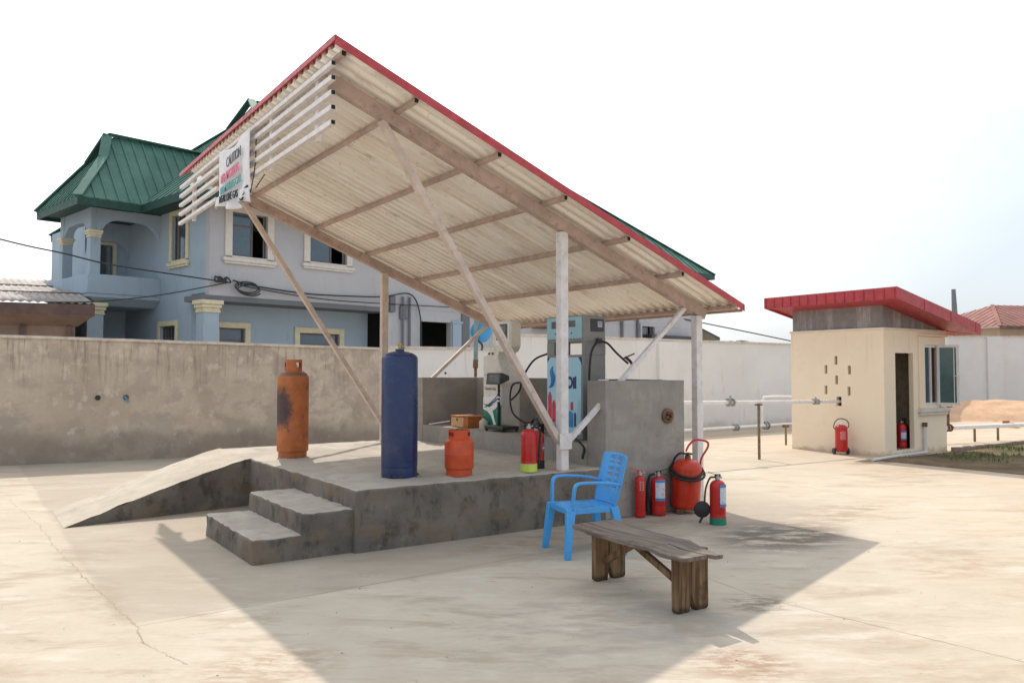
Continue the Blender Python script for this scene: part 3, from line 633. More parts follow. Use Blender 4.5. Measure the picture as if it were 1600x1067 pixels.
extinguisher('red extinguisher with lime base band on the platform by the post',(2.03,.22,.557),.085,.54,M['red_gloss'],rt,band=(M['lime'],.085),hose='plain')
extinguisher('red extinguisher with black base, half hidden behind the lime-banded one',(2.27,.42,.557),.088,.50,M['red_gloss'],rt,band=(M['black'],.09),lab=(-PI/2+.8,-PI/2+1.3,.18,.26,0))
for t in [o for o in bpy.data.objects if o.get('category')=='fire extinguisher']: t['group']='portable fire extinguishers'
# stencilled marks
t=[o for o in bpy.data.objects if o.get('label','').startswith('slim plain')][0]
g=MB()
for k in range(6):
    for c_ in range(2):
        a=-PI/2-.25+c_*.55; z=.30+k*.018
        g.grid(lambda u,v:(.0595*math.cos(a+.32*u),.0595*math.sin(a+.32*u),z+.009*v),3,1)
g.build('stencil',simple('faded white stencil',(.62,.35,.34),.5,bump=0),t)

# large wheeled extinguisher by the wall corner
t=thing('trolley_extinguisher','large orange-red wheeled extinguisher with coiled hose at the screen wall corner','fire extinguisher',(3.93,-.16,0),rt)
t.rotation_euler=(0,R(3.5),rt)
r=.165; pr=[(0,.045),(r*.75,.05),(r*.95,.07),(r,.10),(r,.50)]
for k in range(0,11): a=k/10*PI/2; pr.append((r*.15+r*.85*math.cos(a),.50+.11*math.sin(a)))
pr.append((0,.61)); g=MB(); g.lathe(pr,40); g.build('tank',M['red_orange'],t,angle=50)
g=MB(); g.lathe([(.035,.60),(.035,.645),(.02,.65),(.02,.68),(0,.68)],14); g.cyl((-.05,0,.665),(.05,0,.665),.012,8); g.build('valve',M['rust'],t)
g=MB(); pts=[]
for lap in range(2):
    for k in range(24): a=2*PI*k/24; rr=.178+.02*lap; pts.append((rr*math.cos(a),rr*math.sin(a),.49-.03*lap+.075*math.sin(a)))
pts.append(pts[0]); g.tube(pts,.014,8); g.tube(cat([(0,-.02,.66),(-.10,-.05,.67),(-.15,0,.60),(-.17,.02,.50)]),.012,8); g.build('hose',M['black'],t)
g=MB(); g.tube(cat([(.17,.09,.10),(.17,.09,.52),(.18,.09,.62),(.245,.09,.75),(.225,.09,.81),(.10,.09,.82),(.03,.09,.76),(-.01,.06,.69)],6),.012,8); g.tube([(-.14,.12,.08),(-.14,.12,.55)],.012,8); g.build('push_handle',M['red_handle'],t)
g=MB(); g.box(-.12,-.03,-.12,-.03,0.0,.055); g.build('foot',M['rust'],t,bevel=.004)
for sx_ in (-1,1):
    g=MB(); g.cyl((sx_*.12,.17,.09),(sx_*.155,.17,.09),.085,20); g.build('wheel',M['black'],t,bevel=.006)

# trolley by hut
t=thing('trolley_extinguisher','upright red trolley extinguisher on two small wheels against the cream hut wall','fire extinguisher',(11.18,2.68,0),rt)
r=.115; pr=[(0,.055),(r*.8,.06),(r,.09),(r,.50)]
for k in range(0,9): a=k/8*PI/2; pr.append((r*.3+r*.7*math.cos(a),.50+.07*math.sin(a)))
pr.append((0,.57)); g=MB(); g.lathe(pr,28); g.build('tank',M['red_gloss'],t,angle=50)
g=MB(); g.grid(lambda u,v:(.1165*math.cos(-PI/2-.55+.9*u),.1165*math.sin(-PI/2-.55+.9*u),.29+.16*v),8,1); g.build('stencil',simple('faint pink lettering',(.58,.16,.16),.6,scale=60,var=.5),t)
g=MB(); g.tube(cat([(-.10,0,.48),(-.145,0,.52),(-.12,0,.62),(-.04,0,.685),(.08,0,.67),(.145,0,.60),(.14,0,.53),(.09,0,.50)],6),.010,8); g.build('push_handle',M['dark_metal'],t)
g=MB(); g.lathe([(.028,.56),(.028,.60),(.015,.61),(.015,.64),(0,.64)],12); g.build('valve',M['white_print'],t)
for sx_ in (-1,1):
    g=MB(); g.cyl((sx_*.115,.03,.062),(sx_*.150,.03,.062),.062,18); g.build('wheel',M['black'],t,bevel=.005)
    
# ------------------------------------------------------------------ orange box, rod, jug, scale
ob=thing('tool_box','pale-ended orange brown box on the pump plinth','box',(3.15,3.25,.80),R(0))
g=MB(); g.box(-.13,.19,-.16,.30,0,.15); g.build('case',M['orange_box'],ob,bevel=.008)
g=MB(); g.box(-.134,-.131,-.05,.29,.01,.14); g.build('end_face',M['orange_box_end'],ob); g=MB(); g.box(-.14,-.134,.11,.14,.09,.13); g.build('latch',M['dark_metal'],ob)
g=MB(); g.box(-.14,.20,-.17,.31,.15,.165); g.build('lid',M['orange_box'],ob,bevel=.006)
g=MB(); g.cyl((2.93,4.05,.81),(3.05,3.65,.87),.009,8); tag(g.build('rod',M['white_pipe']),'thin white rod lying beside the orange brown box','rod')
jg=thing('plastic_jug','squat pale plastic jug at the foot of the white pump','jug',(3.13,2.84,.80))
g=MB(); g.lathe([(0,0),(.06,0),(.065,.02),(.065,.10),(.03,.13),(.025,.15),(0,.15)],20); g.build('jug_body',M['jug'],jg); g=MB(); g.lathe([(.027,.15),(.027,.17),(0,.17)],12); g.build('cap',M['grey_print'],jg)
sc=thing('platform_scale','black platform scale with tilted display in front of the white pump','scale',(3.08,2.36,.80))
g=MB(); g.box(-.11,.16,-.22,.22,.03,.075); g.build('weighing_pan',M['dark_metal'],sc,bevel=.008)
g=MB()
for x in(-.09,.14):
    for y in(-.19,.19): g.cyl((x,y,0),(x,y,.035),.018,10)
g.build('foot',M['black'],sc)
g=MB(); g.cyl((.05,.10,.07),(.05,.10,.40),.022,12); g.cyl((.05,.10,.40),(.05,.10,.64),.016,12); g.build('column',M['black'],sc)
g=MB(); g.cyl((.05,.10,.44),(.05,.10,.46),.03,12); g.cyl((.05,.10,.39),(.05,.10,.41),.03,12); g.build('collar',M['white_print'],sc)
g=MB(); g.prism([(-.06,.62),(.10,.68),(.10,.74),(-.02,.78),(-.04,.77)],-.08,.26,'xz'); hd=g.build('display_head',M['dark_metal'],sc,bevel=.006)
g=MB(); g.add([(-.056,-.05,.655),(-.056,.20,.655),(-.044,.20,.755),(-.044,-.05,.755)],[(0,1,2,3)]); g.build('display_window',M['lcd'],hd)

# ------------------------------------------------------------------ white pump
wp=thing('white_gas_pump','off-white gas pump with narrow cantilever head and green star logo','fuel pump',(3.35,2.7,.8))
g=MB(); g.prism([(2.96,.80),(2.49,.80),(2.49,1.60),(2.56,1.70),(2.60,1.80),(2.56,1.90),(2.78,1.90),(2.86,1.83),(2.97,1.80)],3.20,3.50,'yz'); g.build('body',M['pump_white'],wp,world=True,bevel=.012)
g=MB(); g.prism([(2.30,1.86),(2.24,1.93),(2.24,2.245),(2.28,2.285),(2.64,2.285),(2.70,2.24),(2.70,1.97),(2.62,1.895),(2.55,1.86)],3.18,3.34,'yz'); hd=g.build('head',M['pump_white'],wp,world=True,bevel=.010)
g=MB(); g.box(3.168,3.181,2.27,2.61,1.95,2.26); g.build('fascia',M['white_print'],hd,world=True,bevel=.006)
g=MB(); g.box(3.163,3.169,2.31,2.58,2.02,2.24); ds=g.build('display',M['lcd'],hd,world=True,bevel=.003)
g=MB(); g.box(3.160,3.164,2.36,2.52,2.13,2.21); g.build('digits',simple('pale lcd',(.16,.19,.18),.3,bump=0),ds,world=True)
g=MB(); g.box(3.197,3.2005,2.51,2.95,1.545,1.55); g.build('seam',M['grey_print'],wp,world=True)
g=MB(); g.box(3.186,3.2,2.70,2.73,1.83,1.86); g.box(3.186,3.2,2.79,2.82,1.83,1.86); g.build('button',M['rust'],wp,world=True,bevel=.003)
text('lettering','Oando Gas',.06,M['grey_print'],wp,Vector((3.197,2.78,1.36))-wp.location,(0,-1,0),(0,0,1),.001)
g=MB(); g.box(3.196,3.2,2.50,2.955,.82,1.14); lg=g.build('logo_panel',M['green_print'],wp,world=True)
g=MB()
sp=[(2.955,1.14),(2.80,1.10),(2.71,1.04),(2.66,.92),(2.60,.82),(2.67,.82),(2.70,.90),(2.76,.99),(2.86,1.05),(2.955,1.07)]
g.prism(sp,3.192,3.196,'yz'); g.prism([(2.72,1.05),(2.62,1.10),(2.50,1.22),(2.50,1.26),(2.65,1.16),(2.80,1.10)],3.191,3.1955,'yz')
g.prism([(2.955,1.145),(2.955,1.24),(2.7,1.26),(2.5,1.30),(2.5,1.145)],3.1945,3.1985,'yz'); g.prism([(2.60,1.06),(2.52,1.12),(2.52,1.0),(2.56,.86),(2.6,.82),(2.575,.95)],3.191,3.1955,'yz')
g.build('logo_star',M['white_print'],lg,world=True)
g=MB(); g.tube(cat([(3.18,2.78,1.15),(3.178,2.70,1.19),(3.178,2.6,1.25),(3.178,2.5,1.34)]),.006,6); g.tube(cat([(3.18,2.9,1.10),(3.178,2.78,1.14),(3.178,2.64,1.19),(3.178,2.5,1.27)]),.006,6); g.build('logo_line',M['navy'],lg,world=True)
g=MB(); g.tube(cat([(3.50,2.47,1.45),(3.25,2.3,1.42),(3.17,2.25,1.25),(3.18,2.20,1.05),(3.22,2.02,.94),(3.25,1.9,.93)]),.013,8); g.build('hose',M['black'],wp,world=True)
g=MB(); g.tube(cat([(3.25,1.9,.93),(3.26,1.80,.99),(3.25,1.72,.93)]),[.02]*17,8); g.box(3.2,3.3,1.66,1.98,.81,.93); g.build('nozzle',M['dark_metal'],wp,world=True,bevel=.01)

# ------------------------------------------------------------------ grey dispenser
dp=thing('grey_fuel_dispenser','grey fuel dispenser with pale blue panels and an oil company sign','fuel dispenser',(3.3,.95,.8))
x0,x1,y0,y1=3.10,3.45,.64,1.33
g=MB(); g.box(x0,x1,y0,y1,.80,1.795); low=g.build('lower_cabinet',M['pump_grey'],dp,world=True,bevel=.008)
g=MB(); g.box(x0,x1,y0,y1,1.945,2.255); up=g.build('upper_cabinet',M['pump_grey'],dp,world=True,bevel=.008)
for q in ((x0,x1,y0,y0+.015),(x0,x0+.16,y1-.14,y1),(x0+.02,x0+.12,y0+.38,y0+.42)):
    g=MB(); g.box(*q,1.795,1.945); g.build('pillar',M['pump_grey'],dp,world=True)
g=MB(); g.box(x0-.012,x0,y0+.01,y1-.01,1.985,2.245); fa=g.build('upper_fascia',M['pump_blue'],dp,world=True,bevel=.004)
for (a,b,c,d) in ((.76,.91,2.125,2.20),(1.11,1.22,2.115,2.20)):
    g=MB(); g.box(x0-.016,x0-.012,a,b,c,d); g.build('display',M['lcd'],fa,world=True)
for y in (.83,1.14):
    g=MB(); g.prism([(y-.02,2.06),(y+.02,2.06),(y,2.035)],x0-.015,x0-.012,'yz'); g.build('mark',M['grey_print'],fa,world=True)
g=MB(); g.prism([(y0+.02,.86),(y0+.02,1.70),(y0+.07,1.765),(y1-.07,1.765),(y1-.015,1.70),(y1-.015,.86)],x0-.010,x0,'yz'); sg=g.build('sign_panel',M['sign_blue'],dp,world=True)
g=MB(); g.prism([(y0+.02,1.765),(y0+.02,1.68),(y0+.09,1.765)],x0-.009,x0-.001,'yz'); g.prism([(y1-.015,1.765),(y1-.015,1.68),(y1-.09,1.765)],x0-.009,x0-.001,'yz'); g.build('corner_patch',M['navy'],dp,world=True)
text('lettering','kOil',.185,M['navy'],sg,Vector((x0-.012,.875,1.46))-dp.location,(0,-1,0),(0,0,1),.001,sx=.82,bold=.009)
g=MB(); g.tube(cat([(x0-.012,1.20,1.66),(x0-.012,1.22,1.60),(x0-.012,1.19,1.52),(x0-.012,1.21,1.44),(x0-.012,1.27,1.40)]),[.005+.03*math.sin(PI*i/32) for i in range(33)],6); g.build('swoosh',M['mid_blue'],sg,world=True)
def flatcyl(y,z0_,w,h,m):
    g=MB(); g.prism([(y-w,z0_),(y+w,z0_),(y+w,z0_+h*.85),(y+w*.5,z0_+h*.93),(y+w*.3,z0_+h),(y-w*.3,z0_+h),(y-w*.5,z0_+h*.93),(y-w,z0_+h*.85)],x0-.013,x0-.010,'yz'); g.build('printed_cylinder',m,sg,world=True)
flatcyl(1.26,1.02,.035,.33,M['red_print']); flatcyl(1.18,.99,.033,.26,M['red_print']); flatcyl(1.10,.98,.03,.22,M['red_print']); flatcyl(.86,.94,.055,.19,M['mid_blue']); flatcyl(.83,1.14,.025,.10,M['red_print']); flatcyl(.77,.95,.018,.17,M['navy']); flatcyl(.70,.96,.03,.30,M['pump_blue'])
g=MB(); g.box(x0+.12,x1-.03,y0-.012,y0,2.07,2.215); rd=g.build('side_display_frame',M['dark_metal'],dp,world=True,bevel=.005)
g=MB(); g.box(x1-.13,x1-.06,y0-.016,y0-.012,2.12,2.19); g.build('side_display',M['pump_blue'],rd,world=True)
g=MB(); 
for z in (2.165,2.145): g.box(x1-.122,x1-.068,y0-.018,y0-.016,z,z+.009)
g.build('digits',M['red_print'],rd,world=True)
g=MB(); g.box(x0+.20,x0+.26,y0-.05,y0,1.93,1.99); g.build('hose_outlet',M['dark_metal'],dp,world=True,bevel=.006)
hx=x0+.23
g=MB(); g.tube(cat([(hx,y0-.05,1.945),(hx-.08,y0-.07,1.93),(hx-.17,y0-.08,1.80),(hx-.19,y0-.07,1.5),(hx-.17,y0-.06,1.2),(hx-.16,y0-.06,.95),(hx-.20,y0-.12,.84)]),.013,8)
g.tube(cat([(hx+.0,y0-.05,1.95),(hx+.08,y0-.08,1.93),(hx+.17,y0-.12,1.83),(hx+.24,y0-.15,1.76),(hx+.30,y0-.20,1.69)]),.013,8); g.build('hose',M['black'],dp,world=True)
g=MB(); g.tube(cat([(hx+.28,y0-.17,1.77),(hx+.34,y0-.2,1.71),(hx+.36,y0-.22,1.64)]),[.018]*17,8); g.tube([(hx+.26,y0-.17,1.755),(hx+.40,y0-.2,1.81)],.009,6); g.build('nozzle',M['dark_metal'],dp,world=True)
g=MB(); g.tube(cat([(x0+.05,y1,1.83),(x0-.02,y1+.25,1.74),(x0+.02,y1+.55,1.52),(x0+.1,y1+.75,1.34),(x0+.08,y1+.9,1.22)]),.013,8); g.build('side_hose',M['black'],dp,world=True)
g=MB(); g.tube(cat([(x0-.02,1.33,1.00),(x0-.06,1.15,.97),(x0-.10,.95,.86),(x0-.14,.85,.82)]),.014,8); g.tube(cat([(x0-.12,.72,.86),(x0-.2,.55,.84),(x0-.22,.36,.76),(x0-.3,.28,.64)]),.016,8); g.build('floor_hose',M['black'],dp,world=True)

# ------------------------------------------------------------------ plastic chair
ch=thing('plastic_armchair','sky blue plastic armchair with a pierced back beside the bench','chair',(1.72,-1.05,0),R(164.7))
# local +x = front
g=MB()
def seatf(u,v):
    x=-.22+.46*u; w=.20+.035*u; y=(-w+2*w*v); z=.425-.012*math.cos((u-.5)*2)-.016*math.sin(PI*v)-.035*max(0,u-.85)/.15
    return (x,y,z)
g.grid(seatf,14,12); g.build('seat',M['chair_blue'],ch,solid=.007,angle=60)
g=MB()
for j in range(36):
    for i in range(21):
        u=i/21; v=j/36; 
        cu=(u+.5/21-.5)*2; cv=v+.5/36
        # oval holes
        hole=False
        for r_,vv in enumerate((.34,.46,.58,.70,.82,.91)):
            for hu in (-.30,.30):
                if ((cu-hu)/.17)**2+((cv-vv)/.026)**2<1: hole=True
        if hole or cv<.02: continue
        def P(a,b):
            w=.215+.02*math.sin(PI*b)+.015*b
            y=w*(2*a-1); z=.40+.45*b+(.012*(1-abs(2*a-1)**2) if b>.95 else 0); x=-.215-.115*b+.03*(2*a-1)**2-.02
            return (x,y,z)
        u1=(i+1)/21; v1=(j+1)/36; g.add([P(u,v),P(u1,v),P(u1,v1),P(u,v1)],[(0,1,2,3)])
g.build('backrest',M['chair_blue'],ch,solid=.008,merge=True,angle=60)
for sy in (-1,1):
    # front leg (broad, tapering), rear leg
    for fx,bx,tx,w0,w1 in ((1,.265,.215,.027,.040),(-1,-.275,-.20,.026,.038)):
        g=MB(); yb=sy*(.262 if fx>0 else .25); yt=sy*(.215 if fx>0 else .20)
        def ring(z,x,y,w): return [(x-w,y-w*.8,z),(x+w,y-w*.8,z),(x+w,y+w*.8,z),(x-w,y+w*.8,z)]
        rr=ring(0,bx,yb,w0)+ring(.22,(bx+tx)/2,(yb+yt)/2,(w0+w1)/2)+ring(.418,tx,yt,w1)
        fs=[(3,2,1,0),(8,9,10,11)]
        for k in range(2):
            for q in range(4): fs.append((k*4+q,k*4+(q+1)%4,k*4+4+(q+1)%4,k*4+4+q))
        g.add(rr,fs); g.build('leg',M['chair_blue'],ch,bevel=.007)
    # armrest: upright + arm
    g=MB(); pts=cat([(.205,sy*.232,.41),(.20,sy*.245,.52),(.185,sy*.255,.615),(.12,sy*.262,.640),(-.05,sy*.258,.635),(-.18,sy*.235,.62),(-.265,sy*.205,.60)],5)
    g.sweep(pts,.05,.022)
    g.build('armrest',M['chair_blue'],ch,bevel=.006)
g=MB()
for sy in (-1,1): g.bar((.235,sy*.235,.395),(-.215,sy*.205,.395),.01,.045)
g.bar((.235,-.225,.395),(.235,.225,.395),.01,.045); g.bar((-.21,-.2,.395),(-.21,.2,.395),.01,.045)
for k in range(12):  # arched skirt pieces
    a=k/11; 
g.build('seat_rim',M['chair_blue'],ch,bevel=.003)

# ------------------------------------------------------------------ bench
be=thing('wooden_bench','rough weathered wooden bench with split plank and notched legs','bench',(1.20,-2.4,0))
g=MB()
# plank along y from -3.17 to -1.82
yA,yB=-1.83,-3.14
def plank(xl0,xl1,xr0,xr1,ya,yb,z,th,n=16,ph=0):
    vs=[]
    for i in range(n+1):
        t=i/n; y=ya+(yb-ya)*t; sag=-.012*math.sin(PI*t)+.006*noise.noise(Vector((t*5,ph,0)))
        a=xl0+(xl1-xl0)*t+.008*noise.noise(Vector((t*9,ph+3,0))); b=xr0+(xr1-xr0)*t+.008*noise.noise(Vector((t*9,ph+7,0)))
        vs+=[(a,y,z+sag),(b,y,z+sag),(b,y,z+sag+th),(a,y,z+sag+th)]
    fs=[(0,1,2,3),(n*4+3,n*4+2,n*4+1,n*4)]
    for i in range(n):
        for q in range(4): fs.append((i*4+q,i*4+4+q,i*4+4+(q+1)%4,i*4+(q+1)%4))
    g.add(vs,fs)
def onepl(z):
    # main plank with split near end
    plank(.97,.90,1.40,1.30,yA,-2.72,z,.028,14,0); 
    plank(.90,.86,1.085,1.055,-2.72,-3.10,z,.028,6,0); plank(1.10,1.075,1.30,1.14,-2.72,-3.16,z+.004,.026,6,5)
onepl(.405); g.build('seat_plank',M['wood_top'],be,world=True,merge=False,bevel=.004)
def legplank(yc,xc,w,lean):
    vs=[]; prof_=[(-w,0.012),(-w*.86,0),(-w*.22,0.0),(-.012,.11),(w*.22,0.0),(w*.86,0),(w,.012),(w,.405),(-w,.405)]
    g=MB(); n=len(prof_); th=.026
    vs=[(xc+a,yc-th+lean*(z-.4),z) for a,z in prof_]+[(xc+a,yc+th+lean*(z-.4),z) for a,z in prof_]
    # two halves so the notch stays clean
    def half(idx):
        m=len(idx); g.add([vs[i] for i in idx]+[vs[i+n] for i in idx],[tuple(range(m)),tuple(range(m,2*m))[::-1]]+[(i,(i+1)%m,m+(i+1)%m,m+i)[::-1] for i in range(m)])
    g.add([vs[0],vs[1],vs[2],vs[3],(xc-.012,yc-th,.405),vs[8]]+[vs[9],vs[10],vs[11],vs[12],(xc-.012,yc+th,.405),vs[17]],[(0,1,2,3,4,5),(11,10,9,8,7,6)]+[(i,(i+1)%6,6+(i+1)%6,6+i)[::-1] for i in range(6)])
    g.add([(xc-.0115,yc-th,.11),vs[4],vs[5],vs[6],vs[7],(xc-.011,yc-th,.405)]+[(xc-.0115,yc+th,.11),vs[13],vs[14],vs[15],vs[16],(xc-.011,yc+th,.405)],[(0,1,2,3,4,5),(11,10,9,8,7,6)]+[(i,(i+1)%6,6+(i+1)%6,6+i)[::-1] for i in range(6)])
    return g
legplank(-1.77+-.13,1.275,.150,0).build('leg',M['wood_leg'],be,world=True,bevel=.004)
legplank(-2.84,1.175,.150,0).build('leg',M['wood_leg'],be,world=True,bevel=.004)
g=MB(); g.bar((1.07,-2.36,.40),(1.08,-2.82,.20),.045,.035,up=(1,0,0)); g.build('stay',M['wood_leg'],be,world=True,bevel=.004)
g=MB(); g.bar((1.22,-2.36,.39),(1.22,-1.93,.15),.045,.035,up=(1,0,0)); g.build('stay',M['wood_leg'],be,world=True,bevel=.004)

# ------------------------------------------------------------------ boundary walls
def wall_run(name,label,pts,th,mat,cope,z0=0,cope_h=.05,over=.03,n=60):
    t=thing(name,label,'wall',(pts[0][0],pts[0][1],0)); (xa,ya,za),(xb,yb,zb)=pts; d=Vector((xb-xa,yb-ya,0)).normalized(); nn=Vector((-d.y,d.x,0))
    g=MB(); L=(Vector((xb,yb,0))-Vector((xa,ya,0))).length
    def P(u,w,z): q=Vector((xa,ya,0))+d*(u*L)+nn*w; return (q.x,q.y,z)
    top=lambda u:za+(zb-za)*u
    g.grid(lambda u,v:P(u,0,v*top(u)),n,6); g.grid(lambda u,v:P(1-u,th,v*top(1-u)),n,6); g.grid(lambda u,v:P(u,th*v,top(u)),n,1)
    g.add([P(0,0,0),P(0,th,0),P(0,th,za),P(0,0,za)],[(3,2,1,0)]); g.add([P(1,0,0),P(1,th,0),P(1,th,zb),P(1,0,zb)],[(0,1,2,3)])
    g.build('wall_panel',mat,t,world=True)
    g=MB(); vs=[]
    for i in range(n+1):
        u=i/n; z=top(u)-.01+.006*noise.noise(Vector((u*L*1.5,1,2))); o2=.006*noise.noise(Vector((u*L*3,5,2)))
        vs+=[P(u,-over+o2,z),P(u,th+over,z),P(u,th+over,z+cope_h+o2),P(u,-over+o2,z+cope_h+o2)]
    fs=[(0,1,2,3),(n*4+3,n*4+2,n*4+1,n*4)]
    for i in range(n):
        for q in range(4): fs.append((i*4+q,i*4+4+q,i*4+4+(q+1)%4,i*4+(q+1)%4))
    g.add(vs,fs); g.build('coping',cope,t,world=True); return t
lw=wall_run('boundary_wall','stained beige plaster boundary wall behind the platform ramp',((-7.2,10.20,2.28),(4.42,8.72,2.05)),.2,M['beige_wall'],M['cope'])
for (x,y,z) in ((-.10,9.29,1.12),):
    pass
g=MB(); yw=lambda x:10.20+(x+7.2)*(-1.48/11.62)
for x,z,r_ in ((-.85,1.13,.035),):
    g.cyl((x,yw(x)-.012,z),(x,yw(x)+.0,z),r_*1.3,12)
g.build('hole',M['interior'],lw,world=True)
g=MB(); x=-.40; g.cyl((x,yw(x)-.02,1.13),(x,yw(x),1.13),.05,10); g.build('pipe_stub',M['rust'],lw,world=True); g=MB(); g.bar((x-.03,yw(x)-.03,1.15),(x+.04,yw(x)-.03,1.05),.03,.03); g.build('blue_stub',M['blue_disc'],lw,world=True)
w2=wall_run('boundary_wall','low off-white boundary wall section behind the grey screen wall',((4.43,8.56,2.08),(7.25,8.50,2.09)),.2,M['white_wall'],M['cope'],n=20)
w3=wall_run('boundary_wall','taller off-white boundary wall between the pumps and the hut',((7.26,8.50,2.42),(27.2,8.68,2.36)),.2,M['white_wall'],M['cope'],n=80)
for x in (12.35,21.5):
    g=MB(); g.box(x-.32,x+.32,8.44,8.60,0,2.37); g.build('pilaster',M['white_wall'],w3,world=True)
g=MB(); g.cyl((5.75,8.52,1.56),(5.75,8.56,1.56),.025,10); g.build('peg_hole',M['interior'],w2,world=True)
w4=wall_run('boundary_wall','grey-white far boundary wall with pilasters beyond the hut',((27.2,11.6,2.95),(59.1,-11.4,2.92)),.2,M['far_wall'],M['cope'],n=20)
d=Vector((13.3,-9.6,0)).normalized(); nn=Vector((-d.y,d.x,0))
for s in (4.45,10.2,16.,22.,28.):
    q=Vector((27.2,11.6,0))+d*s; g=MB(); vs=[]
    for z in (0,2.94):
        for a_,b_ in ((-.3,-.09),(.3,-.09),(.3,.02),(-.3,.02)): v=q+d*a_+nn*b_; vs.append((v.x,v.y,z))
    g.add(vs,[(3,2,1,0),(4,5,6,7),(0,1,5,4),(1,2,6,5),(2,3,7,6),(3,0,4,7)]); g.build('pilaster',M['far_wall'],w4,world=True)

g=MB(); g.box(27.0,27.2,8.9,11.6,0,2.9); g.build('return_panel',M['far_wall'],w4,world=True)
# pole with blue disc
t=thing('disc_pole','blue-grey pole carrying a round blue disc in front of the low off-white wall','pole',(5.25,6.5,0))
g=MB(); g.cyl((5.26,6.5,1.78),(5.27,6.5,2.95),.042,12); g.build('pole',M['grey_pole'],t,world=True)
g=MB(); g.cyl((5.235,6.5,0),(5.26,6.5,1.78),.028,12); g.cyl((5.255,6.5,1.66),(5.26,6.5,1.82),.05,12); g.build('stem',M['rust'],t,world=True)
g=MB(); g.lathe([(0,0),(.12,.006),(.20,.03),(.21,.035),(.20,.04),(.12,.02),(0,.014)],32); o=g.build('disc',M['blue_disc'],t); o.location=(.165,.06,2.36); o.rotation_euler=(PI/2,0,R(-34)); 
g=MB(); g.tube(cat([(5.27,6.5,2.9),(5.18,6.47,2.82),(5.12,6.45,2.74)]),.05,10); g.tube(cat([(5.30,6.5,2.2),(5.38,6.46,2.1),(5.36,6.45,2.0)]),.02,8); g.build('bracket',M['dark_metal'],t,world=True)

# ------------------------------------------------------------------ hut
hx0,hx1,hy0,hy1=11.42,13.62,1.93,3.98
hut=thing('cream_hut','small cream pump hut with red metal roof and open doorway','hut',(hx0,hy0,0))
th=.09; ZB=2.38
g=MB()
front=lambda u,w,z:(u,hy0+w,z)
door=(11.80,12.42,.10,1.95); win=(12.80,13.36,.93,2.12)
wall_cells(g,front,hx0,hx1,0,ZB,th,[door,win])
vents=[(2.936,1.815),(3.161,1.638),(2.647,1.625),(2.929,1.43),(3.168,1.229),(2.66,1.214),(2.885,1.01)]
left=lambda u,w,z:(hx0+w,u,z)
hl=[(y-.032,y+.032,z-.085,z+.085) for y,z in vents[:-1]]+[(vents[-1][0]-.06,vents[-1][0]+.05,vents[-1][1]-.09,vents[-1][1]+.09)]
g2=MB(); wall_cells(g2,left,hy0+th,hy1,0,ZB,th,hl); g.v and None
b=len(g.v); g.v+=g2.v; g.f+=[[i+b for i in f] for f in g2.f]; g.mi+=g2.mi
g.box(hx1-th,hx1,hy0+th,hy1,0,ZB); g.box(hx0+th,hx1-th,hy1-th,hy1,0,ZB)
g.build('wall',M['hut_wall'],hut,world=True,smooth=False)
g=MB(); g.box(hx0+th,hx1-th,hy0+th,hy1-th,.06,.10); g.build('floor_slab',M['block_grey'],hut,world=True)
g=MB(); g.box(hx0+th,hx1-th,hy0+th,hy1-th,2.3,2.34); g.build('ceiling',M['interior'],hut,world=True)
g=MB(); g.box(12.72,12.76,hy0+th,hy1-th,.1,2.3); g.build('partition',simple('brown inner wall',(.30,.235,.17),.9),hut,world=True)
g=MB(); g.box(hx0-.02,hx1+.02,hy0-.02,hy1+.02,ZB,ZB+.045); g.build('belt',M['hut_belt'],hut,world=True,bevel=.005)
# grey gable strip sloping
zt0,zt1=2.90,2.42
g=MB(); e=.03; z0=ZB+.046
g.add([(hx0+e,hy0+e,z0),(hx1-e,hy0+e,z0),(hx1-e,hy1-e,z0),(hx0+e,hy1-e,z0),(hx0+e,hy0+e,zt0),(hx1-e,hy0+e,zt1+.02),(hx1-e,hy1-e,zt1+.02),(hx0+e,hy1-e,zt0)],[(3,2,1,0),(4,5,6,7),(0,1,5,4),(1,2,6,5),(2,3,7,6),(3,0,4,7)])
g.build('gable_strip',M['cement_strip'],hut,world=True,smooth=False)
# roof: slab with fascia
rf=bpy.data.objects.new('roof',None)
ra_,rb_=10.93,13.90; ry0,ry1=1.36,4.26
zr=lambda x:2.945-(x-10.93)*.196
def sl(mb,xa,xb,ya,yb,d0,d1_,):
    mb.add([(xa,ya,zr(xa)+d0),(xb,ya,zr(xb)+d0),(xb,yb,zr(xb)+d0),(xa,yb,zr(xa)+d0),(xa,ya,zr(xa)+d1_),(xb,ya,zr(xb)+d1_),(xb,yb,zr(xb)+d1_),(xa,yb,zr(xa)+d1_)],[(3,2,1,0),(4,5,6,7),(0,1,5,4),(1,2,6,5),(2,3,7,6),(3,0,4,7)])
g=MB(); sl(g,ra_+.03,rb_-.03,ry0+.03,ry1-.03,.0,.02); sl(g,ra_,rb_,ry0,ry1,.15,.172); roof_o=g.build('roof',M['red_trim'],hut,world=True,smooth=False)
g=MB(); sl(g,ra_,rb_,ry0,ry0+.02,-.045,.15); sl(g,ra_,rb_,ry1-.02,ry1,-.045,.15)
sl(g,ra_,ra_+.02,ry0+.02,ry1-.02,-.045,.15); sl(g,rb_-.02,rb_,ry0+.02,ry1-.02,-.03,.15)
g.build('fascia',M['red_trim'],roof_o,world=True,smooth=False)
for k in range(15):
    y=ry0+.05+k*(ry1-ry0-.1)/14; g=MB(); g.bar((ra_-.008,y,zr(ra_)-.04),(ra_-.008,y,zr(ra_)+.15),.02,.014,up=(0,1,0)); g.build('fascia_rib',M['red_trim'],roof_o,world=True)
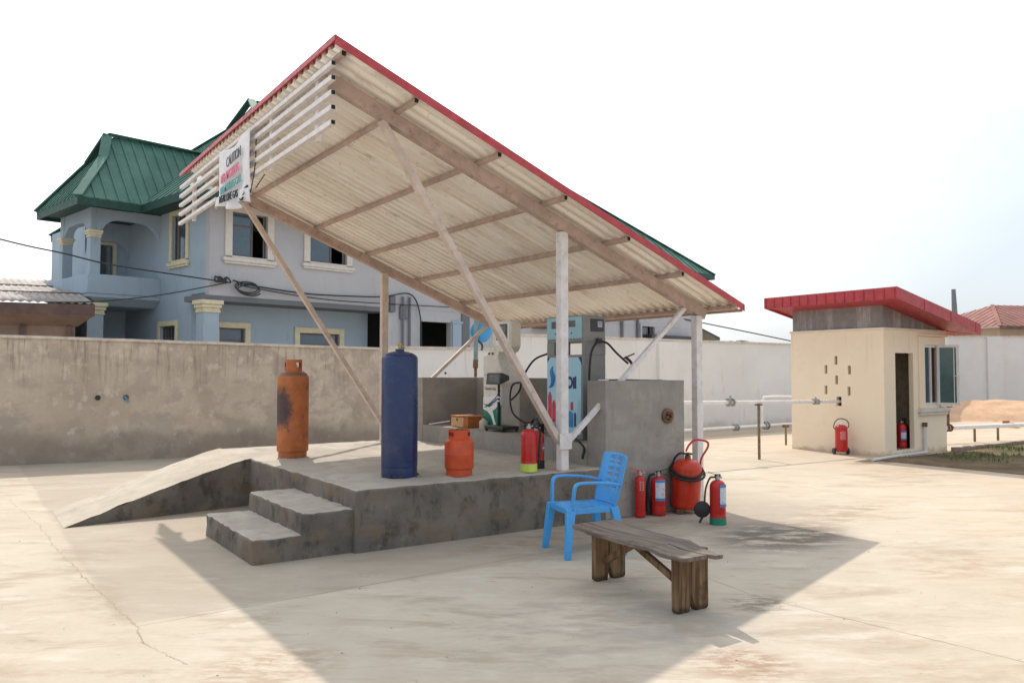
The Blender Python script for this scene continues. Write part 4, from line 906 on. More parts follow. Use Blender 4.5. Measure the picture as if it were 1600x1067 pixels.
for k in range(3):
    x=ra_+.9+k*(rb_-ra_-1.1)/2; g=MB(); g.bar((x,ry0-.004,zr(x)-.04),(x,ry0-.004,zr(x)+.15),.008,.008,up=(0,1,0)); g.build('fascia_seam',M['red_trim'],roof_o,world=True)
# soffit returns (thin panels sloping up to the strip)
g=MB()
g.add([(ra_+.02,ry0+.02,zr(ra_)-.05),(rb_-.02,ry0+.02,zr(rb_)-.03),(hx1-e,hy0+e-.003,zt1+.01),(hx0+e,hy0+e-.003,zt0-.02)],[(0,1,2,3)])
g.add([(ra_+.02,ry0+.02,zr(ra_)-.05),(hx0+e-.003,hy0+e,zt0-.02),(hx0+e-.003,hy1-e,zt0-.02),(ra_+.02,ry1-.02,zr(ra_)-.05)],[(0,1,2,3)])
g.add([(rb_-.02,ry0+.02,zr(rb_)-.03),(rb_-.02,ry1-.02,zr(rb_)-.03),(hx1-e+.003,hy1-e,zt1),(hx1-e+.003,hy0+e,zt1)],[(0,1,2,3)])
g.build('soffit',M['red_trim'],roof_o,world=True,smooth=False,solid=.006)
# window
wf=None
g=MB(); a,b_,c,d_=win; y=hy0-.03
g.box(a-.20,a,y,hy0-.001,c-.05,d_+.16); g.box(b_,b_+.20,y,hy0-.001,c-.05,d_+.16); g.box(a,b_,y,hy0-.001,d_,d_+.16); g.box(a-.20,hx1+.02,hy0-.05,hy0-.001,d_+.17,d_+.21)
w=g.build('window',M['hut_wall'],hut,world=True,bevel=.004)
g=MB(); g.box(a-.24,b_+.26,hy0-.09,hy0-.001,c-.13,c-.06); g.box(a-.21,b_+.23,hy0-.06,hy0-.001,c-.19,c-.13); g.build('sill',M['cream_pale'],w,world=True,bevel=.006)
g=MB(); yi=hy0+.05
for q in ((a,a+.05,c,d_),(b_-.04,b_,c,d_),(a+.05,b_-.04,c,c+.05),(a+.05,b_-.04,d_-.05,d_),(a+.25,a+.29,c+.05,d_-.05)): g.box(q[0],q[1],yi-.05,yi,q[2],q[3])
g.build('frame',M['frame_white'],w,world=True,bevel=.003)
g=MB(); g.box(a+.05,a+.25,yi-.02,yi-.012,c+.05,d_-.05); g.build('pane',M['glass'],w,world=True)
g=MB(); 
for k in range(8): g.cyl((a+.31+k*.025,yi+.04,c+.02),(a+.31+k*.025,yi+.04,d_-.03),.014,8)
g.build('curtain',M['curtain'],w,world=True)
# open casement leaf hinged at right jamb, swung outward
lf=bpy.data.objects.new('casement',None)
ang=R(-76); hxx,hyy=b_-.10,hy0-.02
def LP(u,w_,z): return (hxx+math.cos(ang)*u-math.sin(ang)*w_,hyy+math.sin(ang)*u+math.cos(ang)*w_,z)
def lbox(mb,u0,u1,w0,w1,z0,z1):
    vs=[LP(u,ww_,z) for z in (z0,z1) for ww_ in (w0,w1) for u in (u0,u1)]; mb.add(vs,[(0,2,3,1),(4,5,7,6),(0,1,5,4),(2,6,7,3),(0,4,6,2),(1,3,7,5)])
g=MB(); LW=.40
for q in ((0,.05,c+.0,d_),(LW-.05,LW,c,d_),(.05,LW-.05,c,c+.05),(.05,LW-.05,d_-.05,d_)): lbox(g,q[0],q[1],-.02,.02,q[2],q[3])
cs=g.build('casement',M['frame_white'],w,world=True)
g=MB(); lbox(g,.05,LW-.05,-.004,.004,c+.05,d_-.05); g.build('casement_glass',M['glass_teal'],w,world=True)
g=MB(); lbox(g,.30,.315,-.012,.012,c+.05,d_-.05); lbox(g,.30,.45,-.035,-.02,1.50,1.515); g.build('casement_bar',M['frame_white'],w,world=True)
# door reveal + small round fitting
g=MB(); g.box(11.80,11.84,hy0+th+.01,hy0+th+.60,.1,1.94); g.build('inner_door',M['curtain'],hut,world=True)
g=MB(); g.cyl((12.69,2.9,1.50),(12.72,2.9,1.50),.04,12); g.build('light_switch',M['white_print'],hut,world=True)
# waste pipe at the base of the hut front
wpipe=thing('waste_pipe','grey waste pipe standing against the hut front below the window','pipe',(12.72,1.88,0))
g=MB(); g.cyl((0,0,0.02),(0,0,.52),.032,12); g.build('pipe',M['far_wall'],wpipe); g=MB(); g.cyl((0,0,.52),(0,0,.60),.045,12); g.build('coupler',M['rust'],wpipe); 
g=MB(); g.tube([(0,-.02,.03),(-1.2,-.12,.028),(-2.2,-.25,.028)],.026,10); g.build('floor_pipe',M['far_wall'],wpipe)
extinguisher('red extinguisher with white label standing just inside the hut doorway',(12.40,2.18,.10),.10,.58,M['red_gloss'],rt,lab=(-PI/2-.5,-PI/2+.6,.16,.34,0))['group']='portable fire extinguishers'
t=thing('gas_bottle','dark green bottle beside the extinguisher inside the hut doorway','bottle',(12.64,2.26,.10)); g=MB(); g.lathe([(0,0),(.09,0),(.1,.03),(.1,.36),(.06,.45),(.03,.47),(.03,.54),(0,.54)],20); g.build('bottle_body',simple('dark green bottle',(.02,.05,.02),.4),t); g=MB(); g.lathe([(.035,.53),(.035,.57),(0,.57)],12); g.build('cap',M['dark_metal'],t)

# ------------------------------------------------------------------ pipework
def flange(mb,c,ax,r=.07):
    c=Vector(c); ax=Vector(ax).normalized()
    for d0 in (-.05,.05): mb.cyl(c+ax*(d0-.012),c+ax*(d0+.012),r,16)
    for k in range(4):
        a=k*PI/2+.5; u=ax.orthogonal().normalized(); v=ax.cross(u); o_=c+(u*math.cos(a)+v*math.sin(a))*r*.8; mb.cyl(o_-ax*.1,o_+ax*.1,.011,6)
t=thing('gas_pipe','white overhead gas pipe running from the canopy into the hut wall','pipe',(9.07,3.13,0))
A=Vector((4.08,3.20,1.11)); Bp=Vector((11.50,2.90,1.005))
g=MB(); g.cyl(A,Bp,.032,14); g.build('pipe',M['white_pipe'],t,world=True)
dv=(Bp-A).normalized(); at=lambda x:A+dv*((x-A.x)/dv.x)
g=MB(); flange(g,at(8.42),dv,.075); g.cyl(at(8.42),at(8.42)+Vector((0,0,.12)),.02,8); g.build('flange',M['steel'],t,world=True)
g=MB(); flange(g,at(10.75),dv,.055); g.cyl(at(10.75),at(10.75)+Vector((0,0,.09)),.015,8); g.build('flange',M['steel'],t,world=True)
q=at(9.15); g=MB(); g.cyl((q.x,q.y,0),(q.x,q.y,q.z-.05),.026,10); sp_=g.build('support_post',M['post_rust'],t,world=True); g=MB(); g.box(q.x-.05,q.x+.05,q.y-.05,q.y+.05,q.z-.06,q.z-.035); g.build('saddle',M['rust'],sp_,world=True); 
t=thing('low_gas_pipe','white low pipe with a riser loop along the off-white wall','pipe',(14.5,7.3,0))
g=MB(); g.tube([(8.6,7.15,.17),(12.6,7.20,.17),(19.5,7.35,.17)],.042,12); g.build('pipe',M['white_pipe'],t,world=True)
g=MB(); g.tube([(14.60,7.28,.17),(14.60,7.28,.80),(14.68,7.28,.90),(15.0,7.2,.92),(13.2,3.0,1.1)][:4]+[(17.5,6.2,.86)],.045,12); g.build('riser',M['white_pipe'],t,world=True)
g=MB(); flange(g,(14.75,7.28,.17),(1,0,0),.11); flange(g,(13.5,7.22,.17),(1,0,0),.09); g.build('flange',M['steel'],t,world=True)
g=MB(); g.cyl((15.9,7.23,0),(15.9,7.23,.13),.03,8); g.build('support_post',M['post_rust'],t,world=True)
t=thing('pipe_post','short brown steel post standing by the hut corner','post',(12.0,4.57,0)); g=MB(); g.cyl((0,0,0),(0,0,.40),.024,10); g.build('shaft',M['post_rust'],t); g=MB(); g.box(-.07,.07,-.04,.04,.38,.44); g.build('clamp',M['rust'],t)
t=thing('yard_pipe','pale low pipe on short posts beyond the hut with a valve riser','pipe',(16.6,2.55,0))
g=MB(); g.tube([(14.2,3.0,.34),(16.2,2.65,.34),(19.5,2.1,.33)],.05,12); g.build('pipe',M['white_pipe'],t,world=True)
for x,y in ((16.2,2.65),(17.0,2.52),(19.2,2.15)):
    g=MB(); g.cyl((x,y,0),(x,y,.30),.028,8); g.build('support_post',M['post_rust'],t,world=True)
g=MB(); g.cyl((15.35,2.8,.34),(15.35,2.8,.80),.030,10); g.cyl((15.35,2.8,.80),(15.35,2.8,.82),.09,12); flange(g,(15.35,2.8,.34),(1,-.17,0),.085); g.build('valve',M['rust'],t,world=True)

# sand mound
g=MB()
def sandf(u,v):
    x=-1+2*u; y=-1+2*v; r2=x*x+y*y; hgt=max(0,1-r2)**.8*(.95+.35*noise.noise(Vector((x*2.5,y*2.5,1))))+.10*noise.noise(Vector((x*8,y*8,4)))*max(0,1-r2)
    d=Vector((.81,-.585)); e_=Vector((.585,.81)); c=Vector((26.8,6.4)); p=c+d*(x*5.6)+e_*(y*2.0); return (p.x,p.y,max(hgt,0)*.62-.004)
g.grid(sandf,80,40); tag(g.build('sand_heap',M['sand']),'long heap of orange sand in front of the far wall','sand heap')
g=MB()
rr=random.Random(3)
def bagf(u,v):
    a=2*PI*u; ph=PI*v; r_=.20+.07*noise.noise(Vector((math.cos(a)*2,math.sin(a)*2,ph*2))); return (15.25+r_*1.35*math.cos(a)*math.sin(ph),3.55+r_*math.sin(a)*math.sin(ph),max(.0,.11+r_*.6*-math.cos(ph)+.03*noise.noise(Vector((a*3,ph*4,2)))))
g.grid(bagf,28,16); tag(g.build('plastic_bag',M['bag'],merge=True),'crumpled black plastic bag on the concrete beyond the hut','bag')
g=MB()
for k in range(3): g.box(-.12,.10,-.05+.13*k,.05+.13*k,0,.09+.05*k)
o=g.build('brick_pile',simple('red brick',(.38,.17,.11),.9),bevel=.006); o.location=(21.9,4.3,0); tag(o,'few reddish bricks piled by the sand heap at the right edge','bricks')

# ------------------------------------------------------------------ house
HA=R(12.278); P0=Vector((2.427,15.066,0))
ho=thing('blue_house','two-storey blue house with green metal roof and arched balcony','house',P0,HA)
def WL(u0,u1,v): return lambda u,w,z:(u,v+w,z)
def WS(uu,sgn=1): return lambda u,w,z:(uu+w*sgn,u,z)
t=.22
holesU=[(.61,1.64,4.67,5.84),(2.99,4.25,4.75,5.84),(7.2,8.3,4.7,5.84),(11.6,12.8,4.7,5.84),(15,16.2,4.7,5.84),(19.62,20.6,2.7,3.62),(17.28,17.85,3.0,3.72)]
g=MB(); wall_cells(g,WL(0,24.1,0),0,24.1,3.58,6.05,t,holesU[:5]+[(19.62,20.6,3.58,3.62)]); g.build('upper_wall',M['house_lilac'],ho,smooth=False)
g=MB(); wall_cells(g,WS(0),t,3.02,3.58,6.05,t,[(1.32,2.20,4.66,5.90)]); wall_cells(g,WS(0),1.22,9,0,3.58,t,[(1.9,2.9,1.3,2.86)]); wall_cells(g,WS(0),3.02,9,3.58,6.05,t,[])
sidew=g.build('side_wall',M['house_blue'],ho,smooth=False)
g=MB(); wall_cells(g,WL(0,5.9,1.0),.0,5.78,0,3.578,t,[(.78,1.55,1.4,2.80),(3.30,4.70,1.3,2.74)]); g.box(0,5.78,t,1.0,3.60,3.66); g.build('lower_wall',M['house_blue'],ho,smooth=False)
g=MB(); wall_cells(g,WL(5.8,24.1,.003),5.8,24.1,0,3.575,t,[(7.12,8.46,.8,3.22),(19.62,20.6,2.6,3.575),(12,13,1,2.8)]); g.build('rear_wall',M['house_lilac'],ho,smooth=False)
g=MB(); g.box(23.9,24.08,.25,9,0,6.05); g.box(.25,23.9,8.8,9,0,6.05); g.box(.23,23.85,.5,8.8,3.62,3.70) ; g.box(.25,23.9,3.2,3.3,0,6); g.build('inner_structure',M['interior'],ho,smooth=False)
# dark strip on the wall face painting a shaded gap, & pipes
g=MB(); g.box(8.93,9.28,-.05,-.001,0,4.3); g.build('gap_shade_strip',M['house_dark'],ho); 
g=MB(); g.box(8.50,8.90,-.06,-.001,0,3.25); g.box(8.46,8.95,-.08,-.001,3.20,3.28); g.build('pilaster',M['house_blue'],ho,bevel=.01)
for u in (18.1,19.25,6.35,6.62):
    g=MB(); g.cyl((u,-.08,0),(u,-.08,3.95 if u<10 else 4.6),.06 if u>10 else .04,8); g.build('downpipe',M['house_dark'],ho)
for (u0,u1,z0,z1) in ((5.85,6.05,3.75,4.25),(6.25,6.55,3.55,3.95)):
    g=MB(); g.box(u0,u1,-.09,-.001,z0-.3,z1-.3); g.build('meter_box',M['house_dark'],ho,bevel=.01)
g=MB(); g.box(19.9,23.6,-.35,-.0,3.02,3.20); g.box(12.5,15.3,-.35,0,3.2,3.42); g.build('awning',M['dark_metal'],ho)
def window(parent,fr,u0,u1,z0,z1,surround=M['cream_pale'],sw=.20,sill=True,open_=.62,bars=0,proud=.05):
    def bx(mb,a,b,w0,w1,c,d): 
        vs=[fr(u,w,z) for z in (c,d) for w in (w0,w1) for u in (a,b)]; mb.add(vs,[(0,2,3,1),(4,5,7,6),(0,1,5,4),(2,6,7,3),(0,4,6,2),(1,3,7,5)])
    g=MB(); bx(g,u0-sw,u0,-proud,-.002,z0-.02,z1+sw); bx(g,u1,u1+sw,-proud,-.002,z0-.02,z1+sw); bx(g,u0,u1,-proud,-.002,z1,z1+sw); bx(g,u0,u1,-proud,-.002,z0-.06,z0)
    w=g.build('window',surround,parent,bevel=.008)
    if sill: g=MB(); bx(g,u0-sw-.06,u1+sw+.06,-proud-.05,-.004,z0-.16,z0-.062); bx(g,u0-sw-.02,u1+sw+.02,-proud-.02,-.004,z0-.22,z0-.161); g.build('sill',surround,w,bevel=.01)
    us=u0+(u1-u0)*open_
    g=MB(); f=.045
    bx(g,u0,u0+f,.07,.11,z0,z1); bx(g,us-f,us,.07,.11,z0,z1); bx(g,u0+f,us-f,.07,.11,z0,z0+f); bx(g,u0+f,us-f,.07,.11,z1-f,z1); bx(g,u0+f,us-f,.075,.105,z1-.35,z1-.32)
    bx(g,u1-.02,u1,.07,.11,z0,z1)
    for k in range(bars): uu=u0+(us-u0)*(k+1)/(bars+1); bx(g,uu-.012,uu+.012,.05,.07,z0,z1)
    for k in range(bars//2): zz=z0+(z1-z0)*(k+1)/(bars//2+1); bx(g,u0,us,.05,.07,zz-.012,zz+.012)
    g.build('frame',M['frame_dark'],w)
    g=MB(); bx(g,u0+f,us-f,.088,.094,z0+f,z1-f); g.build('pane',M['glass'],w)
for h in holesU[:5]: window(ho,WL(0,0,0),*h)
window(ho,WL(0,0,1.0),.78,1.55,1.4,2.80,M['cream'],.16,open_=1.0); window(ho,WL(0,0,1.0),3.30,4.70,1.3,2.74,M['cream'],.17,open_=1.0)
window(ho,lambda u,w,z:(-0+w,u,z),1.32,2.20,4.66,5.90,M['cream'],.14,open_=.75); window(ho,lambda u,w,z:(w,u,z),1.9,2.9,1.3,2.86,M['cream'],.14,bars=4,open_=1.0)
window(ho,WL(0,0,0),19.62,20.6,2.6,3.56,M['house_lilac'],.12)
# lower front column
def column(u,v,z0,z1,w,parent=ho,k_=1.):
    g=MB(); g.box(u-w/2,u+w/2,v-w/2,v+w/2,z0,z1-.30*k_); c=g.build('column',M['house_blue'],parent,bevel=.01)
    g=MB()
    for k,(e_,h0,h1) in enumerate(((.03,-.32,-.27),(.015,-.27,-.20),(.05,-.20,-.11),(.085,-.11,-.0))): e_*=k_; g.box(u-w/2-e_,u+w/2+e_,v-w/2-e_,v+w/2+e_,z1+h0*k_,z1+h1*k_)
    g.build('capital',M['cream'],c,bevel=.012); return c
column(.02,.10,0,3.44,.42); column(-1.72,3.2,0,3.45,.42)
g=MB(); g.box(-.2,6.0,-.012,1.0,3.44,3.58); g.build('beam',M['house_dark'],ho)
# balcony
g=MB(); 
g.box(-1.95,-.002,2.95,3.09,3.70,4.22); g.box(-1.95,-1.81,3.09,6.15,3.70,4.22); g.box(-1.95,-.002,6.15,6.29,3.70,4.22); g.build('balcony_rail',M['house_blue'],ho,bevel=.01)
g=MB(); g.box(-1.93,-.003,2.97,6.2,3.60,3.695); 
g.add([(-1.9,3.0,3.598),(-.003,3.0,3.598),(-.003,6.2,3.598),(-1.9,6.2,3.598),(-1.5,3.3,3.40),(-.003,3.3,3.40),(-.003,6,3.40),(-1.5,6,3.40)],[(4,5,6,7),(0,1,5,4),(3,0,4,7),(2,3,7,6)]); g.build('balcony_slab',M['house_blue'],ho,smooth=False)
def arch(fr,u0,u1,zs,z1,th,rad):
    """spandrel panel with a flat-topped arch opening"""
    g=MB(); n=10; prof_=[]
    for k in range(n+1): a=k/n*PI/2; prof_.append((u0+rad*(1-math.cos(a)),zs+rad*.95*math.sin(a)))
    for k in range(n+1): a=PI/2*(1-k/n); prof_.append((u1-rad*(1-math.cos(a)),zs+rad*.95*math.sin(a)))
    for (ua,za),(ub,zb) in zip(prof_[:-1],prof_[1:]):
        vs=[fr(ua,0,za),fr(ub,0,zb),fr(ub,0,z1),fr(ua,0,z1),fr(ua,th,za),fr(ub,th,zb),fr(ub,th,z1),fr(ua,th,z1)]
        g.add(vs,[(0,1,2,3),(7,6,5,4),(0,4,5,1)])
    return g.build('arch',M['house_blue'],ho,merge=True,angle=50)
column(-1.74,3.16,4.2,5.42,.27,k_=.62); column(-1.76,5.25,4.2,5.42,.27,k_=.62)
for v_ in (3.16,5.25):
    g=MB(); g.box(-1.875,-1.605,v_-.135,v_+.135,5.42,6.04); g.build('pier',M['house_blue'],ho)
arch(WL(0,0,3.04),-1.605,-.002,5.25,6.04,.22,.55); arch(lambda u,w,z:(-1.86+w,u,z),3.295,5.115,5.2,6.04,.22,.5); arch(WL(0,0,5.2),-1.2,-.002,5.0,6.04,.2,.5)
g=MB(); wall_cells(g,WL(0,0,5.42),-1.05,-.002,3.7,6.04,.2,[(-.80,-.40,4.35,5.38)]); g.box(-1.05,-.002,5.62,8.8,3.7,6.04); g.box(-1.05,-.002,5.42,8.8,0,3.59); g.build('annex_wall',M['house_blue'],ho,smooth=False)
window(ho,WL(0,0,5.42),-.80,-.40,4.35,5.38,M['cream'],.10)
g=MB(); g.box(-1.95,-.003,2.95,5.5,6.03,6.09); g.box(-.8,0,-.7,3.0,6.05,6.10); g.box(-.8,24.5,-.75,.0,6.052,6.10); g.build('eave_soffit',M['green_dark'],ho)
# roofs
def plane_roof(parent,poly,rib=.42,name='roof',mat=M['green_roof'],up=None,th=.04,rh=.035):
    P=[Vector(p) for p in poly]; n_=(P[1]-P[0]).cross(P[2]-P[0]).normalized()
    if n_.z<0: n_=-n_
    g=MB(); k=len(P); g.add([p-n_*th for p in P]+P,[tuple(range(k)),tuple(range(k,2*k))]+[(i,(i+1)%k,k+(i+1)%k,k+i) for i in range(k)])
    A_=(P[1]-P[0]).normalized(); B_=n_.cross(A_); 
    pts=[((p-P[0]).dot(A_),(p-P[0]).dot(B_)) for p in P]; amin=min(a for a,_ in pts); amax=max(a for a,_ in pts)
    a=amin+rib/2
    while a<amax:
        ys=[]
        for (x1_,y1_),(x2_,y2_) in zip(pts,pts[1:]+pts[:1]):
            if (x1_-a)*(x2_-a)<0: ys.append(y1_+(y2_-y1_)*(a-x1_)/(x2_-x1_))
        if len(ys)>=2:
            p=P[0]+A_*a+B_*min(ys); q=P[0]+A_*a+B_*max(ys)
            if (q-p).length>.08: g.bar(p+n_*rh*.4,q+n_*rh*.4,.05,rh,up=n_)
        a+=rib
    return g.build(name,mat,parent,smooth=False)
def ridge(parent,p,q,r_=.07,mat=M['green_roof'],off=.03):
    g=MB(); g.bar(Vector(p)+Vector((0,0,off)),Vector(q)+Vector((0,0,off)),.26,.05); return g.build('ridge_cap',mat,parent,bevel=.012)
ez=6.12
# main
L0,L1,V0,V1=-.8,24.6,-.8,9.8; rv=4.5; rzt=10.55; ga=3.72; gb=18.9
zb=9.72; tb=(zb-ez)/(rzt-ez); lu=3.3; v0=V0+(rv-V0)*tb; v1=V1+(rv-V1)*tb
plane_roof(ho,[(L0,V0,ez),(L1,V0,ez),(gb,rv,rzt),(ga,rv,rzt),(lu,v0,zb)]); plane_roof(ho,[(L1,V1,ez),(L0,V1,ez),(lu,v1,zb),(ga,rv,rzt),(gb,rv,rzt)])
plane_roof(ho,[(L0,V1,ez),(L0,V0,ez),(lu,v0,zb),(lu,v1,zb)]); plane_roof(ho,[(L1,V0,ez),(L1,V1,ez),(gb,rv,rzt)])
g=MB(); g.add([(lu,v0,zb),(lu,v1,zb),(ga,rv,rzt)],[(0,1,2)]); g.build('gablet',M['green_dark'],ho,smooth=False)
for a_,b_ in (((ga,rv,rzt),(gb,rv,rzt)),((gb,rv,rzt),(L1,V0,ez)),((lu,v0,zb),(L0,V0,ez)),((ga-.15,rv,rzt+.05),(lu,v0,zb)),((ga-.15,rv,rzt+.05),(lu,v1,zb)),((lu,v1,zb),(L0,V1,ez))): ridge(ho,a_,b_)
# wing
L0,V0,V1=-2.45,2.3,5.6; rv=3.95; rzt=8.28; ga=-1.0; zb=7.5; tb=(zb-ez)/(rzt-ez); lu=L0+(ga+.15-L0)*.62; v0=V0+(rv-V0)*tb; v1=V1+(rv-V1)*tb; ue=4.5
plane_roof(ho,[(L0,V0,ez),(-.78,V0,ez),(2.6,rv,rzt),(ga,rv,rzt),(lu,v0,zb)],rib=.30); plane_roof(ho,[(-.78,V1,ez),(L0,V1,ez),(lu,v1,zb),(ga,rv,rzt),(2.6,rv,rzt)],rib=.30); plane_roof(ho,[(L0,V1,ez),(L0,V0,ez),(lu,v0,zb),(lu,v1,zb)],rib=.30)
g=MB(); g.add([(lu,v0,zb),(lu,v1,zb),(ga,rv,rzt)],[(0,1,2)]); g.build('gablet',M['green_dark'],ho,smooth=False)
for a_,b_ in (((ga-.15,rv,rzt+.03),(2.6,rv,rzt)),((lu,v0,zb),(L0,V0,ez)),((ga-.15,rv,rzt+.03),(lu,v0,zb)),((ga-.15,rv,rzt+.03),(lu,v1,zb)),((lu,v1,zb),(L0,V1,ez))): ridge(ho,a_,b_)
# fascias
g=MB()
def fas(a,b): g.bar((a[0],a[1],ez-.09),(b[0],b[1],ez-.09),.03,.22)
fas((-2.43,2.32),(-.80,2.32)); fas((-2.43,2.32),(-2.43,5.58)); fas((-2.43,5.58),(-.8,5.58)); fas((-.80,-.78),(-.80,2.3)); fas((-.80,-.78),(24.58,-.78)); fas((24.58,-.78),(24.58,9.7)); fas((-.8,5.6),(-.8,9.7)); g.build('fascia',M['green_dark'],ho)
g=MB(); g.box(-2.4,-.8,2.35,5.55,6.02,6.028); g.build('wing_soffit',M['green_dark'],ho)
# small rear annex with lower roof at the far right
g=MB(); g.box(24.1,24.9,.3,3,0,3.3); g.add([(24.3,-.3,3.62),(25.9,-.3,3.25),(25.9,3,3.25),(24.3,3,3.62),(24.3,-.3,3.5),(25.9,-.3,3.1),(25.9,3,3.1),(24.3,3,3.5)],[(0,1,2,3),(7,6,5,4),(0,4,5,1),(1,5,6,2)]); g.build('lean_to_roof',M['dark_metal'],ho,smooth=False)

# cables
def cable(label,pts,r_=.018,house=True,n=8,name='cable'):
    g=MB(); P=cat(pts,n)
    if house:
        m=Matrix.Translation(P0)@Matrix.Rotation(HA,4,'Z'); P=[m@p for p in P]
    g.tube(P,r_,6); return tag(g.build(name,M['cable']),label,'cable',)
cable('upper black cable sloping across the balcony to the house wall',[(-9,-.6,5.3),(-7.97,-.35,5.02),(-4.83,-.32,4.42),(-3.57,-.3,4.25),(-2.6,-.3,4.1),(-.93,-.28,3.99),(.5,-.12,3.93)],.018)
cable('lower black cable rising from the rusty roof to the house wall',[(-3.9,-.3,3.13),(-2.8,-.2,3.22),(-1.31,-.15,3.48),(.44,-.1,3.92)],.016)
cable('upper cable looping along the lilac house wall',[(.6,-.1,4.0),(1.18,-.1,3.9),(2.86,-.1,3.80),(4.6,-.1,3.84),(5.58,-.12,3.90),(6.45,-.12,4.06),(6.85,-.12,3.85),(7.05,-.12,3.2),(7.08,-.12,2.4)],.022)
cable('lower cable sagging along the lilac house wall',[(.7,-.12,3.92),(1.18,-.12,3.84),(3.28,-.12,3.68),(5.58,-.12,3.68),(8.82,-.12,3.74)],.016)
g=MB(); m=Matrix.Translation(P0)@Matrix.Rotation(HA,4,'Z'); pts=[]
for k in range(60): a=k/60*2*PI*3; pts.append(m@Vector((.95+.33*math.cos(a)+.02*k/10,-.15-.02*math.sin(a*2),3.86+.13*math.sin(a)-.002*k)))
g.tube(pts,.018,6); pts=[m@Vector((.15+.25*math.sin(k*1.3)*.6+k*.02,-.13-.01*(k%3),3.98+.08*math.cos(k*2.1))) for k in range(14)]; g.tube(cat(pts,4),.022,6)
tag(g.build('cable_coil',M['cable']),'tangled coil of black cable hung on the house wall','cable coil')
cable('thin cable crossing the sky between the house and the hut',[(22,20,4.35),(29.5,20,3.55),(38,20,2.6)],.03,house=False)

# ------------------------------------------------------------------ low rusty building at far left
lb=thing('rusty_roof_building','low brown building with rusty corrugated roof behind the beige wall','building',(-2,16,0),0)
# along V' direction: from left to (0.27,20.17)
c0=Vector((-.16,15.65,0)); dd=Vector((-.985,.16,0)).normalized(); bb=Vector((-.02,1,0)).normalized()
def LB(s,d,z): q=c0+dd*s+bb*d; return (q.x,q.y,z)
g=MB(); g.add([LB(.35,.5,0),LB(11,.5,0),LB(11,7,0),LB(.35,7,0),LB(.35,.5,2.85),LB(11,.5,2.85),LB(11,7,2.85),LB(.35,7,2.85)],[(4,5,6,7),(0,1,5,4),(1,2,6,5),(2,3,7,6),(3,0,4,7)]); g.build('wall',M['hovel_wall'],lb,world=True,smooth=False)
g=MB(); g.grid(lambda u,v:(*LB(11*u,-.05+7.2*v,0)[:2],3.27+1.22*v+.018*math.sin(u*11/.18*2*PI)),360,6); rfo=g.build('roof',M['rust_roof'],lb,world=True,solid=.01,angle=80)
for k,(v_,u_) in enumerate(((.33,0),(.62,.2))):
    g=MB(); g.bar(LB(0,7.2*v_,3.305+1.22*v_),LB(11,7.2*v_+.1,3.305+1.22*v_),.05,.03); g.build('sheet_lap',M['rust_dark'],rfo,world=True)
g=MB(); g.add([LB(0,-.03,3.24),LB(11,-.03,3.24),LB(11,-.0,2.98),LB(0,-.0,2.98)],[(0,1,2,3)]); g.build('fascia',M['rust_dark'],rfo,world=True,smooth=False,solid=.02)
g=MB(); g.add([LB(0,-.03,3.24),LB(0,0,2.98),LB(.3,.5,2.72),LB(.3,7,2.72),LB(0,7,4.4)],[(0,1,2,3,4)]); g.build('end_board',M['rust_dark'],rfo,world=True,smooth=False,solid=.02)
g=MB(); g.add([LB(0,0,2.98),LB(11,0,2.98),LB(11,.5,2.72),LB(.3,.5,2.72)],[(0,1,2,3)]); g.build('soffit',M['hovel_wall'],rfo,world=True,smooth=False,solid=.01)
for s_ in (.5,1.5,2.6): 
    q=Vector(LB(s_,.42,0)); g=MB(); g.box(q.x-.05,q.x+.05,q.y-.05,q.y+.05,0,2.72); g.build('post',M['rust_dark'],lb,world=True)

# ------------------------------------------------------------------ distance: right house, poles, palm
dh=thing('far_brown_roof_house','tan house with brown hipped roof beyond the far right wall','house',(62,20,0),R(-20))
g=MB(); wall_cells(g,lambda u,w,z:(u,w,z),-4,8,0,4.75,.25,[(-1.5,.6,3.2,4.3),(4.2,6.2,3.2,4.3)]); g.box(-4,-3.7,.25,8,0,4.75); g.box(7.7,8,.25,8,0,4.75); g.box(-3.7,7.7,1.5,1.6,0,4.7); g.build('wall',M['house_right'],dh,smooth=False)
for (a,b_) in ((-1.5,.6),(4.2,6.2)): 
    g=MB(); g.box(a-.15,b_+.15,-.05,-.002,4.3,4.45); g.box(a-.15,b_+.15,-.05,-.002,3.05,3.2); g.box(a-.15,a,-.05,-.002,3.2,4.3); g.box(b_,b_+.15,-.05,-.002,3.2,4.3); w=g.build('window',M['cream_pale'],dh)
    g=MB(); g.box(a,b_,.1,.12,3.2,4.3); g.build('pane',M['glass'],w)
E0=4.75
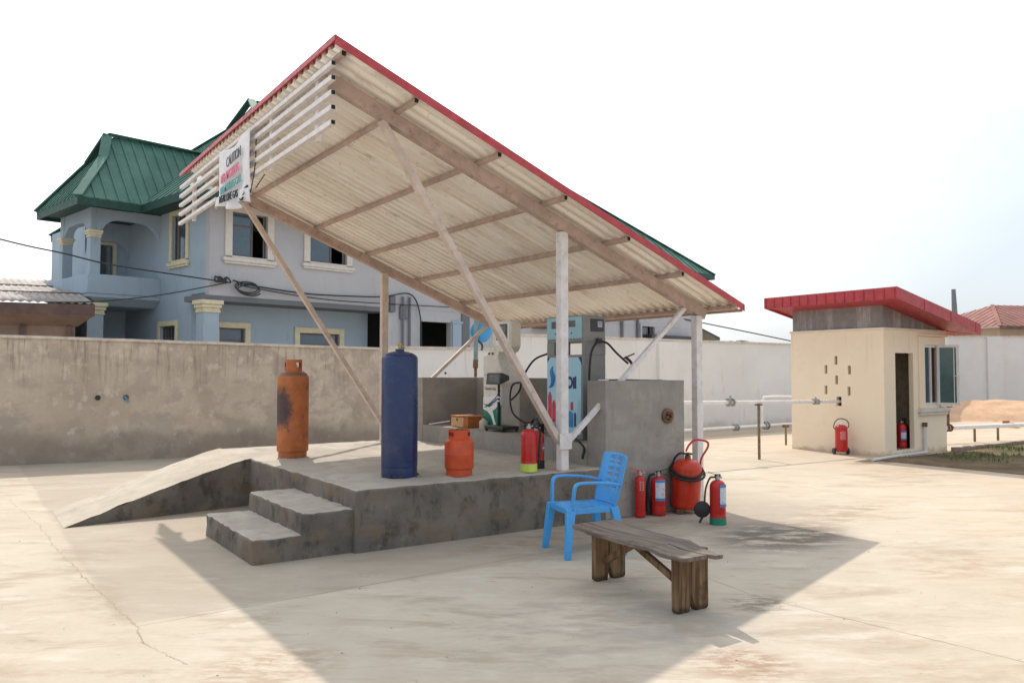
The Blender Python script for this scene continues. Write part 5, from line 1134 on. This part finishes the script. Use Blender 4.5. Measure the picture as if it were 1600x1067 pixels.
plane_roof(dh,[(-5,-1,E0),(9,-1,E0),(5,3.6,E0+1.9),(-1,3.6,E0+1.9)],mat=M['roof_brown'],rib=.6); plane_roof(dh,[(-5,9,E0),(-5,-1,E0),(-1,3.6,E0+1.9)],mat=M['roof_brown'],rib=.6); plane_roof(dh,[(9,-1,E0),(9,9,E0),(5,3.6,E0+1.9)],mat=M['roof_brown'],rib=.6)
plane_roof(dh,[(1,-2.2,E0+.1),(9.5,-2.2,E0+.1),(6.5,2.5,E0+2.7),(4,2.5,E0+2.7)],mat=M['roof_brown'],rib=.6); 
ridge(dh,(-1,3.6,E0+1.9),(-5,-1,E0),mat=M['roof_brown'])
g=MB(); g.bar((-5,-1,E0-.1),(9,-1,E0-.1),.05,.25); g.build('fascia',M['rust_dark'],dh)
t=thing('utility_pole','tapering grey pole rising behind the red hut roof','pole',(42.8,16.6,0)); g=MB(); g.tube([(0,0,0),(0,0,4),(-.12,0,6.15)],[.20,.17,.11],10); g.build('shaft',M['far_wall'] if False else M['house_dark'],t); g=MB(); g.bar((-.2,0,5.3),(.15,0,5.3),.08,.08); g.build('bracket',M['rust_dark'],t)
pm=thing('palm_tree','distant palm crown peeping over the off-white wall','palm tree',(44.6,33.5,0))
g=MB(); g.tube([(0,0,0),(.1,0,2),(0,0,3.7)],[.2,.16,.14],8); g.build('trunk',M['rust_dark'],pm)
g=MB()
for k in range(16):
    a=k/16*2*PI+.2; L_=random.uniform(.9,1.5); up=random.uniform(.1,.75); pts=[]
    for s in range(9):
        t_=s/8; x=L_*t_; z=3.7+up*L_*(t_)-1.0*t_*t_*L_*.7; pts.append(Vector((math.cos(a)*x,math.sin(a)*x,z)))
    for s in range(8):
        p,q=pts[s],pts[s+1]; side=Vector((-math.sin(a),math.cos(a),0))
        for sg_ in (-1,1):
            for h in (0,.5):
                b0=p.lerp(q,h); l_=.30*(1-s/9); g.add([b0,b0+(q-p)*.35,b0+side*sg_*l_+(q-p)*.6+Vector((0,0,-l_*.5))],[(0,1,2)])
g.build('crown',M['palm'],pm,smooth=False)
